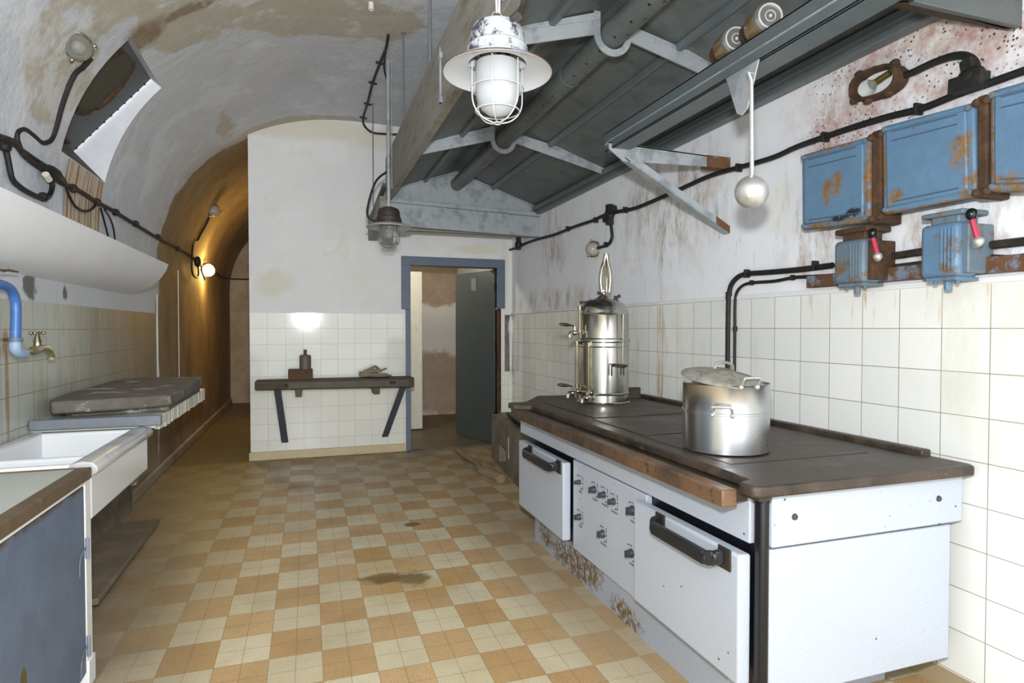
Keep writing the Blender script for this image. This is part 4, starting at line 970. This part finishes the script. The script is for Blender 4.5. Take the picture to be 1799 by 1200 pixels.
# cable from vault to that lamp
def onv(u, v, off=.02):
    """point where the sight line meets the vault"""
    lo, hi = .5, 14
    for i in range(2000):
        d_ = .5+i*.006; q = atd(u, v, d_)
        if q.z > ZS and (q.z >= vz(max(min(q.x, XR), XL))-off*1.0 or q.x < XL+off*.5): return q
        if q.x <= XL+off: return q
    return q
cb = thing('lamp_cable', 'black cable dropping from the vault to the far pendant lamp', 'cable', pf_+Vector((0, 0, .9)))
m = MB(); m.tube(spline([onv(682, 62), onv(678, 85), onv(668, 110), onv(655, 145), onv(646, 180), onv(638, 208), aty(641, 222, 6.38), aty(655, 233, 6.38), aty(680, 235.5, 6.38), aty(716, 237, 6.38)], 4), .011, 8); obj('cable_run', m, 'cable', cb)
m = MB()
for (u, v) in ((668, 110), (655, 145), (646, 182), (638, 206)): q = onv(u, v); m.bar(q+Vector((-.035, 0, 0)), q+Vector((.035, 0, -.01)), .02, .012)
obj('cable_clip', m, 'cable', cb)
m = MB(); m.tube(spline([onv(677, 85)+Vector((0, -.02, -.02)), aty(675, 120, 5.0), aty(683, 150, 4.93)], 5), .008, 8); m.tube(spline([aty(683, 300, 4.9), aty(663, 315, 4.9), aty(652, 340, 4.9), aty(645, 372, 4.9), aty(650, 385, 4.9), aty(660, 388, 4.9)], 5), .009, 8); obj('loose_flex', m, 'cable', cb)

# ------------------------------------------------------------------ round bulkhead lamps
def bulkhead(label, c, ax, r, lugs=3, glassm='smokeglass', base='rust', depth=1.0, group=None):
    ax = Vector(ax).normalized()
    L_ = thing('bulkhead_lamp', label, 'lamp', c)
    m = MB(); m.lathe([(r*1.05, 0), (r*1.1, r*.3), (r*1.02, r*.55), (r*.9, r*.6)], 28, c, ax); obj('mounting_base', m, base, L_)
    m = MB(); m.lathe([(r*.93, r*.55), (r*.93, r*.9*depth), (r*.82, r*1.2*depth), (r*.55, r*1.48*depth), (r*.25, r*1.58*depth), (0, r*1.6*depth)], 28, c, ax); obj('glass_dome', m, glassm, L_, ang=60)
    m = MB(); m.ring(c+ax*r*.58, r*1.0, r*.10, ax, 28, 8)
    a = ax.orthogonal().normalized(); b = ax.cross(a)
    for k_ in range(lugs):
        th = 2*PI*k_/lugs+.4; q = c+ax*r*.5+(a*math.cos(th)+b*math.sin(th))*r*1.15; m.sphere(q, r*.2, n=6); m.bar(q, q+(a*math.cos(th)+b*math.sin(th))*r*.25, r*.15, r*.15)
    obj('clamp_ring', m, 'rustblue' if base == 'rust' else 'nickel', L_)
    return L_
q = onv(133, 78, .0); bulkhead('round glass lamp on the vault beside the blocked niche', q, (.45, -.75, -.55), .062, glassm='glass', base='rustblue')
m = MB(); m.sphere(q+Vector((.45, -.75, -.55)).normalized()*.055, .03, n=10)
obj('bulb', m, 'smokeglass', ROOTS[-1])
q = atx(1046, 438, 2.165); bulkhead('round frosted lamp on the right wall above the boiler', q, (-.85, -.5, -.05), .058, base='darkbody', depth=1.0)
q = onv(372, 369, 0); bulkhead('unlit round lamp high on the corridor vault', q, (.6, -.7, -.3), .07, base='darkbody')
q = atx(358, 470, -1.24); lb_ = thing('bulkhead_lamp', 'lit warm lamp glowing on the corridor wall', 'lamp', q)
m = MB(); m.lathe([(.06, 0), (.065, .04), (.05, .06)], 20, q, (1, -.2, 0)); obj('mounting_base', m, 'rust', lb_)
gc = aty(366, 475, q.y-.03); m = MB(); m.sphere(gc, .072, (1, 1, 1.05), 14); obj('glowing_globe', m, 'lit', lb_)
# oval bulkhead
p = atx(1552, 148, 2.165); ov = thing('oval_lamp', 'rusty oval wall lamp with an exposed bulb over the blue switch boxes', 'lamp', p)
def oval(c, a_, b_, x0, x1, tilt, inner=None, n=48):
    m = MB(); vs = []; 
    def pt(k_, s_, x):
        th = 2*PI*k_/n; e = .8; yy_ = a_*s_*math.copysign(abs(math.cos(th))**e, math.cos(th)); zz_ = b_*s_*math.copysign(abs(math.sin(th))**e, math.sin(th))
        yr = yy_*math.cos(tilt)-zz_*math.sin(tilt); zr_ = yy_*math.sin(tilt)+zz_*math.cos(tilt)
        return Vector((x, c.y+yr, c.z+zr_))
    return pt
pt = oval(p, .108, .058, 0, 0, .12)
n = 48; m = MB(); rows = []
for (s_, x) in ((1.0, 2.165), (1.05, 2.13), (1.02, 2.105), (.93, 2.098), (.84, 2.104), (.80, 2.125), (.79, 2.15)):
    jit = 0; rows.append([pt(k_ % n, s_*(1+(random.uniform(-.02, .02) if s_ > .9 else 0)), x) for k_ in range(n)])
rows = [r_+[r_[0]] for r_ in rows]; m.grid(rows); obj('casing', m, 'rust', ov)
m = MB(); m.prism([pt(k_, .80, 2.15) for k_ in range(n)], (.006, 0, 0)); obj('reflector', m, 'white', ov)
m = MB()
for th in (1.0, 2.3, 4.2, 4.9, 5.6): q = pt(int(th/(2*PI)*n), 1.08, 2.12); m.sphere(q, .016, (1, 1.3, .9), 6)
obj('lug', m, 'rust', ov)
m = MB(); bcn = Vector((2.115, p.y+.03, p.z-.012)); m.sphere(bcn, .033, n=14); m.tube([bcn+Vector((0, -.02, .006)), bcn+Vector((0, -.045, .012))], [.02, .012], 12); obj('bulb', m, 'glass', ov)
m = MB(); m.tube([bcn+Vector((0, -.045, .012)), bcn+Vector((0, -.062, .016))], .013, 14); m.tube([bcn+Vector((0, -.062, .016)), bcn+Vector((0, -.10, .024))], .012, 12); obj('socket', m, 'socket', ov)

# ------------------------------------------------------------------ switch boxes on the right wall
XB = 2.05
def P4(pts, X): return [atx(u, v, X) for u, v in pts]
def bp(u, v, ry, rz): p_ = atx(u, v, 2.05); return (2.05, p_.y, p_.z, .3, ry, rz)
t = NT('blue_box_rusted')
c = t.mix(t.noise(11, 6, .65), rgb(78, 106, 132), rgb(104, 138, 166))
m_r = t.blobs([bp(1472, 325, .03, .045), bp(1455, 335, .02, .05), bp(1500, 392, .09, .025), bp(1430, 400, .09, .02), bp(1526, 320, .018, .2), bp(1465, 255, .14, .02), bp(1575, 345, .03, .025), bp(1560, 378, .08, .015), bp(1650, 362, .16, .014), bp(1705, 335, .03, .05), bp(1690, 265, .03, .06), bp(1553, 300, .012, .12), bp(1770, 335, .12, .02), bp(1740, 250, .015, .14), bp(1765, 320, .04, .03)], 22, .5, .35)
m_r = t.math('MAXIMUM', t.math('MULTIPLY', m_r, t.ramp(t.noise(30, 6, .75), .38, .5)), t.ramp(t.noise(26, 7, .75, off=4), .63, .68))
c = t.mix(m_r, c, t.mix(t.noise(40, 5), rgb(84, 58, 34), rgb(150, 118, 72)))
c = t.mix(t.math('MULTIPLY', t.blobs([bp(1505, 372, .05, .016), bp(1480, 382, .05, .012)], 24, .5, .3), t.ramp(t.noise(40, 5, .7, off=6), .42, .5)), c, rgb(34, 40, 50))
t.bump(t.noise(60, 5, .7), .4, .003)
MT['bluebox'] = t.fin(c, t.mixf(m_r, .42, .85))
def ironbox(name, label, pts, cap=True):
    q = P4(pts, XB); cen = sum(q, Vector())/4
    T = thing(name, label, 'switch box', Vector((2.1, cen.y, cen.z)), group='blue cast-iron boxes on the right wall')
    m = MB(); qq = [Vector((XB+.035, a.y, a.z)) for a in q]; s = [cen+(a-cen)*.93 for a in qq]; s = [Vector((XB+.035, a.y, a.z)) for a in s]
    m.prism(s, (2.168-XB-.035, 0, 0)); obj('casing', m, 'bluegrey', T, bevel=.008)
    m = MB(); m.prism(q, (.035, 0, 0)); cv = obj('cover', m, 'bluebox', T, bevel=.012, seg=3)
    m = MB(); s = [cen+(a-cen)*.86 for a in q]; m.prism([Vector((XB-.008, a.y, a.z)) for a in s], (.012, 0, 0)); obj('raised_panel', m, 'bluebox', cv, bevel=.006)
    # cast relief lines near top and bottom
    m = MB()
    for f0, dz in ((.90, 0), (.80, -.0), (.12, 0)):
        a = q[3].lerp(q[0], f0); b = q[2].lerp(q[1], f0); m.tube([a.lerp(b, .15)+Vector((-.009, 0, 0)), a.lerp(b, .85)+Vector((-.009, 0, 0))], .0022, 6)
    obj('relief_line', m, simple('relief_dark_blue', rgb(74, 92, 116), .6), cv)  # relief lines in a darker blue than the cover
    m = MB()
    for a in q:
        c_ = cen+(a-cen)*.9; m.lathe([(0, .012), (.010, .010), (.012, 0)], 6, Vector((XB, c_.y, c_.z)), (-1, 0, 0))
    obj('bolt', m, 'bluegrey', cv)
    return T
ironbox('switch_box', 'leftmost blue cast-iron switch box with heavy rust patches', [(1407, 272), (1528, 238), (1528, 390), (1408, 405)])
ironbox('switch_box', 'middle and widest blue cast-iron switch box', [(1548, 222), (1712, 178), (1716, 345), (1550, 378)])
ironbox('switch_box', 'blue cast-iron switch box cut by the right edge of the photo', [(1737, 160), (1925, 105), (1925, 335), (1737, 338)])
for (a, b, lb) in ((1531, 1547, 'rusty coupling flange between the first and middle blue boxes'), (1716, 1734, 'rusty coupling flange between the middle and right blue boxes')):
    t0, t1 = (232, 395) if a < 1600 else (170, 350)
    m = MB(); q = P4([(a, t0), (b, t0-6), (b, t1-4), (a, t1)], XB-.005); m.prism(q, (.11, 0, 0))
    for f_ in (.06, .94):
        for qq in (q[0].lerp(q[3], f_), q[1].lerp(q[2], f_)): m.sphere(qq, .014, n=6)
    tag(obj('coupling_flange', m, 'rust', bevel=.006), lb, 'flange')
ch = thing('mounting_channel', 'rusty blue-flecked steel channel fixed along the wall above the tiles', 'channel', (2.15, 1.7, 1.5))
m = MB(); q = [atx(1416, 488, 2.12), atx(1840, 468, 2.12)]; 
m.box(2.12, 2.165, .9, atx(1416, 490, 2.12).y, 1.482, 1.535); obj('channel', m, 'rustblue', ch, bevel=.004)
XS = 2.02
def isolator(label, u0, u1, v0, v1, body, ul, vl, neck, rusty):
    a = atx(u0, v1, XS); b = atx(u1, v0, XS)
    T = thing('isolator_switch', label, 'switch', Vector((2.1, (a.y+b.y)/2, a.z)), group='lever switches below the blue boxes')
    y0, y1 = sorted((a.y, b.y)); z0, z1 = a.z, atx(u0, v0, XS).z
    m = MB(); m.box(XS, 2.12, y0, y1, z0, z1); bd = obj('case', m, body, T, bevel=.018, seg=4)
    m = MB()
    for k_ in range(4): yk = y0+(y1-y0)*(.12+.09*k_); m.tube([(XS-.002, yk, z0+.02), (XS-.002, yk, z1-.02)], .005, 6)
    obj('cast_rib', m, body, bd)
    m = MB(); m.box(XS+.02, 2.16, y0-.02, y0+.02, z0+.01, z1-.01); m.box(2.10, 2.165, y0, y1, z0+.01, z1-.01); obj('side_flange', m, rusty, T, bevel=.005)
    nz = atx((u0+u1)/2, neck, XS).z
    m = MB(); m.box(XS+.02, 2.13, y0+.012, y1-.025, z1-.005, nz); m.box(XS+.005, 2.15, y0-.01, y1, z1+(nz-z1)*.55, nz); obj('neck', m, rusty, T, bevel=.006)
    m = MB(); m.box(XS+.01, 2.14, y0+.015, y1-.02, z0-.012, z0); m.lathe([(0, -.035), (.012, -.033), (.014, 0)], 10, (XS+.05, (y0+y1)/2, z0-.008))
    for yk in (y0+.03, y1-.03): m.sphere((XS+.04, yk, z0-.014), .008, n=6)
    obj('gland_nut', m, body, T)
    pl = atx(ul, vl, XS-.01)
    m = MB(); m.tube([(XS+.03, pl.y+.03, pl.z), (XS-.01, pl.y-.005, pl.z+.004)], .013, 10); m.sphere((XS-.01, pl.y-.005, pl.z+.004), .016, n=8); lv = obj('lever', m, 'alu', T)
    tp_ = Vector((XS-.015, pl.y+.012, pl.z+.075)); bs = Vector((XS-.01, pl.y-.003, pl.z+.012))
    m = MB(); m.tube([bs, tp_], [.009, .008], 10); obj('red_sleeve', m, 'redlever', lv)
    m = MB(); m.sphere(tp_+Vector((0, .002, .018)), .017, (1, 1, 1.15), 10); obj('black_knob', m, 'blackknob', lv)
isolator('rusted lever switch with red and black handle below the leftmost box', 1463, 1518, 426, 500, 'bluegrey', 1540, 453, 400, 'rust')
isolator('cleaner blue lever switch with red and black handle below the middle box', 1614, 1684, 398, 490, 'blue', 1716, 427, 372, 'bluegrey')
# ------------------------------------------------------------------ wall cables, right
def cable(name, label, pts, r, clips=None, mat='cable', X=2.15, cat='cable', clipw=.03, sp_k=4, extra=None):
    P_ = [atx(u, v, X) for u, v in pts]
    T = thing(name, label, cat, P_[len(P_)//2])
    m = MB(); m.tube(spline(P_, sp_k), r, 8); obj('cable_run', m, mat, T)
    if clips:
        for (u, v) in clips:
            q = atx(u, v, X); m = MB(); m.box(q.x-r*1.25, min(2.168, q.x+.03) if X > 0 else q.x+r, q.y-.006, q.y+.006, q.z-r*1.5, q.z+r*1.7); obj('cable_clip', m, 'rustblue' if mat == 'cablerust' else 'cable', T, bevel=.002)
    return T
main = cable('wall_cable', 'thick black cable rising along the right wall from the door to the blue boxes', [(885, 442), (905, 436), (925, 427), (945, 420), (975, 412), (1010, 398), (1040, 388), (1062, 378), (1085, 372), (1115, 366), (1150, 352), (1200, 330), (1250, 308), (1310, 291), (1360, 276), (1400, 258), (1450, 240), (1500, 223), (1560, 205), (1620, 190), (1680, 166), (1740, 145), (1799, 124), (1900, 90)], .013, [(997, 402), (1046, 387), (1098, 369), (1449, 241), (1612, 192), (1297, 295)], 'cable', 2.145)
m = MB(); q = atx(1071, 376, 2.14); m.sphere(q, .05, (.7, .9, 1.1), 8); m.bar(q+Vector((0, -.07, .03)), q+Vector((0, .07, -.03)), .05, .05); m.bar(q+Vector((0, 0, -.08)), q+Vector((0, 0, .07)), .045, .045)
tag(obj('junction_box', m, 'cable'), 'black junction box on the right wall above the round lamp', 'box')
m = MB(); q = atx(911, 430, 2.10); m.bar(q+Vector((0, 0, .10)), q+Vector((0, 0, -.05)), .05, .04); m.sphere(q, .04, n=8); tag(obj('junction_box', m, 'cable'), 'small black junction box hanging under the far hood fascia', 'box')
m = MB(); q = atx(1706, 135, 2.12); m.sphere(q, .035, (.8, 1.3, 1.0), 10); m.bar(q+Vector((0, -.045, -.02)), q+Vector((0, .06, -.015)), .05, .05); m.bar(q, q+Vector((0, .012, .06)), .035, .035); tag(obj('junction_box', m, 'cable'), 'tar-black cable junction above the middle blue box', 'box')
cable('lamp_cable', 'short black cable from the junction down to the round wall lamp', [(1071, 380), (1074, 400), (1075, 418), (1068, 430), (1056, 434), (1046, 437)], .012, [(1064, 430)], 'cable', 2.15)
cable('lamp_cable', 'thick black cable arching from the oval lamp to its junction', [(1590, 132), (1606, 126), (1640, 110), (1672, 99), (1695, 98), (1712, 108), (1718, 128)], .0135, None, 'cable', 2.14)
cable('stove_cable', 'thick black cable bending down to the range behind the pot', [(1463, 466), (1400, 474), (1340, 479), (1312, 481), (1296, 487), (1284, 502), (1280, 525), (1279, 560), (1278.5, 600), (1278, 690)], .013, [(1312, 481), (1280, 520), (1432, 467)], 'cable', 2.15)
cable('stove_cable', 'thinner black cable running inside the bend of the thick one', [(1463, 484), (1420, 486), (1392, 488), (1360, 494), (1320, 497), (1303, 503), (1293, 518), (1291, 545), (1291, 580), (1290, 690)], .008, [(1320, 497), (1392, 488), (1291, 578)], 'cable', 2.155)
cable('feed_cable', 'thick black cable running right from the rusted switch', [(1535, 453), (1580, 448), (1620, 442), (1690, 436), (1799, 424), (1860, 418)], .014, None, 'cablerust', 2.145)
cable('feed_cable', 'thin black cable just above the steel channel', [(1530, 472), (1580, 467), (1620, 462), (1700, 451), (1799, 454), (1860, 452)], .009, None, 'cablerust', 2.15)
# ------------------------------------------------------------------ wall cables, left
XW = -1.235
def lcable(label, pts, r, clips=(), name='wall_cable', mat='cable', X=XW):
    P_ = []
    for pnt in pts:
        u, v = pnt[0], pnt[1]; P_.append(atx(u, v, X) if len(pnt) == 2 else onv(u, v, .03))
    T = thing(name, label, 'cable', P_[len(P_)//2]); m = MB(); m.tube(spline(P_, 4), r, 8); obj('cable_run', m, mat, T)
    for (u, v) in clips:
        q = atx(u, v, X); m = MB(); m.sphere(q, r*1.9, (1, 1.2, 1), 6); obj('cable_clip', m, mat, T)
    return T
lcable('bundle of black cables running along the left wall into the corridor', [(-40, 222), (0, 240), (25, 250), (45, 275), (75, 298), (100, 312), (115, 325), (135, 333), (165, 352), (185, 363), (203, 373), (240, 396), (280, 420), (305, 433), (325, 444), (343, 456), (352, 462)], .0135, [(128, 331), (170, 355), (203, 373), (238, 393), (277, 416), (312, 437)], mat='cablerust')
lcable('second black cable of the wall bundle, looping above it on the left', [(-40, 228), (0, 243), (30, 258), (55, 275), (78, 290), (98, 300), (112, 318), (118, 327)], .010)
lcable('black cable hooking up from the bundle to the vault lamp', [(36, 262), (30, 245), (31, 232), (42, 227), (58, 238), (72, 250), (84, 250, 1), (92, 242, 1), (100, 220, 1), (108, 190, 1), (118, 160, 1), (132, 130, 1), (146, 118, 1), (160, 102, 1)], .012, name='lamp_cable')
lcable('black cable sagging low on the left wall above the canopy', [(2, 245), (10, 262), (15, 285), (22, 315), (40, 332), (60, 343), (76, 348), (87, 343), (92, 325), (88, 312)], .0125, [(76, 346), (9, 258)])
lcable('thin cable loop sagging from the bundle in front of the rust streaks', [(115, 320), (120, 340), (132, 362), (148, 371), (162, 367), (169, 357)], .0075)
lcable('thin black wire dropping behind the canopy, left of two', [(177, 366), (184, 392), (190, 416), (192, 430)], .006, mat='black')
lcable('thin black wire dropping behind the canopy, right of two', [(184, 368), (194, 385), (200, 405), (203, 435)], .006, mat='black')
jb = thing('junction_box', 'lumpy black taped cable joint with an ivory socket on the left wall', 'box', atx(90, 300, -1.22))
m = MB(); m.tube(spline([atx(70, 290, -1.22), atx(86, 300, -1.21), atx(98, 308, -1.21), atx(108, 318, -1.22)], 4), [.02]*4+[.032]*5+[.024]*4, 8); obj('taped_joint', m, 'cable', jb)
m = MB(); m.tube([atx(80, 306, -1.20), atx(86, 316, -1.20)], .016, 10); obj('ivory_socket', m, simple('ivory', rgb(214, 208, 188), .4), jb)
lcable('cable dropping from the unlit corridor lamp to the lit one', [(370, 376, 1), (363, 392, 1), (352, 412, 1), (347, 422, 1), (340, 425), (338, 440), (337, 456), (338, 478), (344, 488), (349, 482), (347, 462)], .011, name='lamp_cable', X=-1.22)
lcable('cable continuing past the lit lamp along the corridor', [(352, 462), (356, 480), (360, 492), (354, 470), (380, 480), (390, 487), (402, 490)], .010, name='lamp_cable', X=-1.22)
m = MB(); m.tube([aty(402, 490, 11.47), aty(440, 491, 11.47)], .012, 8); tag(obj('wall_cable', m, 'cable'), 'black cable crossing the far corridor end wall', 'cable')
m = MB(); q = atx(347, 460, -1.21); m.sphere(q, .055, (.7, 1, 1.2), 8); tag(obj('junction_box', m, 'cable'), 'black junction box beside the lit corridor lamp', 'box')

# ------------------------------------------------------------------ concrete block and pipe by the door
kb = thing('concrete_trough', 'low concrete trough between the doorway and the range, with a square drain hole', 'trough', (1.9, 5.1, 0))
def xf(y): return 1.745+(y-5.8)*(1.745-1.62)/(5.8-4.6)
m = MB()
fy0, fy1, zt = 4.2, 5.80, .455
hy0, hy1, hz0, hz1 = 5.10, 5.42, .045, .22
def face(y0, y1, z0, z1): m.prism([(xf(y0), y0, z0), (xf(y1), y1, z0), (xf(y1), y1, z1), (xf(y0), y0, z1)], (.07, 0, 0))
face(fy0, hy0, 0, zt); face(hy1, fy1, 0, zt); face(hy0, hy1, hz1, zt); face(hy0, hy1, 0, hz0)
m.box(1.75, 2.165, fy1-.07, fy1, 0, zt); m.box(1.66, 2.165, fy0, fy0+.07, 0, zt); m.box(1.80, 2.165, fy0, fy1, 0, .03)
obj('body', m, 'concrete', kb, smooth=False)
m = MB(); m.prism([(1.79, hy0-.03, .031), (1.79, hy1+.03, .031), (1.79, hy1+.03, .3), (1.79, hy0-.03, .3)], (.01, 0, 0)); m.box(1.74, 1.79, hy0-.03, hy0-.02, .031, .3); m.box(1.74, 1.79, hy1+.02, hy1+.03, .031, .3); obj('hole_shade_lining', m, simple('hole_shade_dark', rgb(40, 34, 28), .6), kb)  # dark lining added so the inside of the hole reads as shaded
m = MB(); m.prism([(1.70, 4.5, zt+.004), (2.15, 4.5, zt+.004), (2.15, 5.5, zt+.03), (1.80, 5.5, zt+.03)], (0, 0, .012)); obj('iron_lid', m, 'darkiron', kb)
m = MB(); m.prism([(xf(5.0), 5.0, .35), (xf(5.02), 5.02, .35), (xf(5.02), 5.02, .16), (xf(5.0), 5.0, .16)], (-.002, 0, 0)); obj('pale_streak', m, 'white', kb)
m = MB(); m.prism([(1.36, 3.70, .78), (1.72, 3.70, .78), (1.9, 4.15, .78), (1.62, 4.2, .78), (1.40, 3.86, .78)], (0, 0, .02)); m.box(1.9, 2.1, 3.72, 3.78, .0, .79)
tag(obj('iron_flap', m, 'darkiron', bevel=.004), 'dark iron flap sticking out behind the far end of the range', 'flap')
pts = [atz(803, 791, .03), atz(815, 800, .035), atz(838, 815, .035), atz(845, 826, .03), atz(862, 833, .03), atz(880, 842, .03)]
m = MB(); m.tube(spline(pts, 4), [.022]*9+[.03]*3+[.042]*9, 10); tag(obj('fallen_pipe', m, simple('dirty_tan_pipe', rgb(150, 128, 100), .8, 0, .25, 20), ), 'dirty bent pipe lying on the floor before the concrete trough', 'pipe')
m = MB(); m.box(1.0, 2.0, 6.30, 6.44, 0, .012); tg = struct('trim_8', m, 'concrete', bevel=.004); tg['label'] = 'worn concrete door threshold'

# ------------------------------------------------------------------ lights
def falloff(l, strength):
    l.use_nodes = True; nt = l.node_tree; em = nt.nodes['Emission']; lf_ = nt.nodes.new('ShaderNodeLightFalloff')
    lf_.inputs['Strength'].default_value = strength; nt.links.new(lf_.outputs['Linear'], em.inputs['Strength'])
fl = bpy.data.lights.new('flash', 'POINT'); fl.energy = 40; fl.shadow_soft_size = .05; fl.color = (.96, .98, 1); falloff(fl, 1.0)
fo = bpy.data.objects.new('flash', fl); COL.objects.link(fo); fo.location = CAM+Vector((0, 0, .24))
bl = bpy.data.lights.new('back_room_fill', 'POINT'); bl.energy = 14; bl.shadow_soft_size = .08; bl.color = (1, .9, .74)  # added unseen fill light that brightens the back room, no fitting
bo_ = bpy.data.objects.new('back_room_fill', bl); COL.objects.link(bo_); bo_.location = (.7, 7.1, 2.3)
w = bpy.data.worlds.new('world'); bpy.context.scene.world = w; w.use_nodes = True
w.node_tree.nodes['Background'].inputs[0].default_value = (.93, .96, 1, 1); w.node_tree.nodes['Background'].inputs[1].default_value = 1.6
sc = bpy.context.scene
sc.view_settings.view_transform = 'Standard'; sc.view_settings.look = 'None'; sc.view_settings.gamma = 1; sc.view_settings.use_curve_mapping = False
sc.view_settings.exposure = 1.05
for r in ROOTS:
    if '_w' in r: del r['_w']
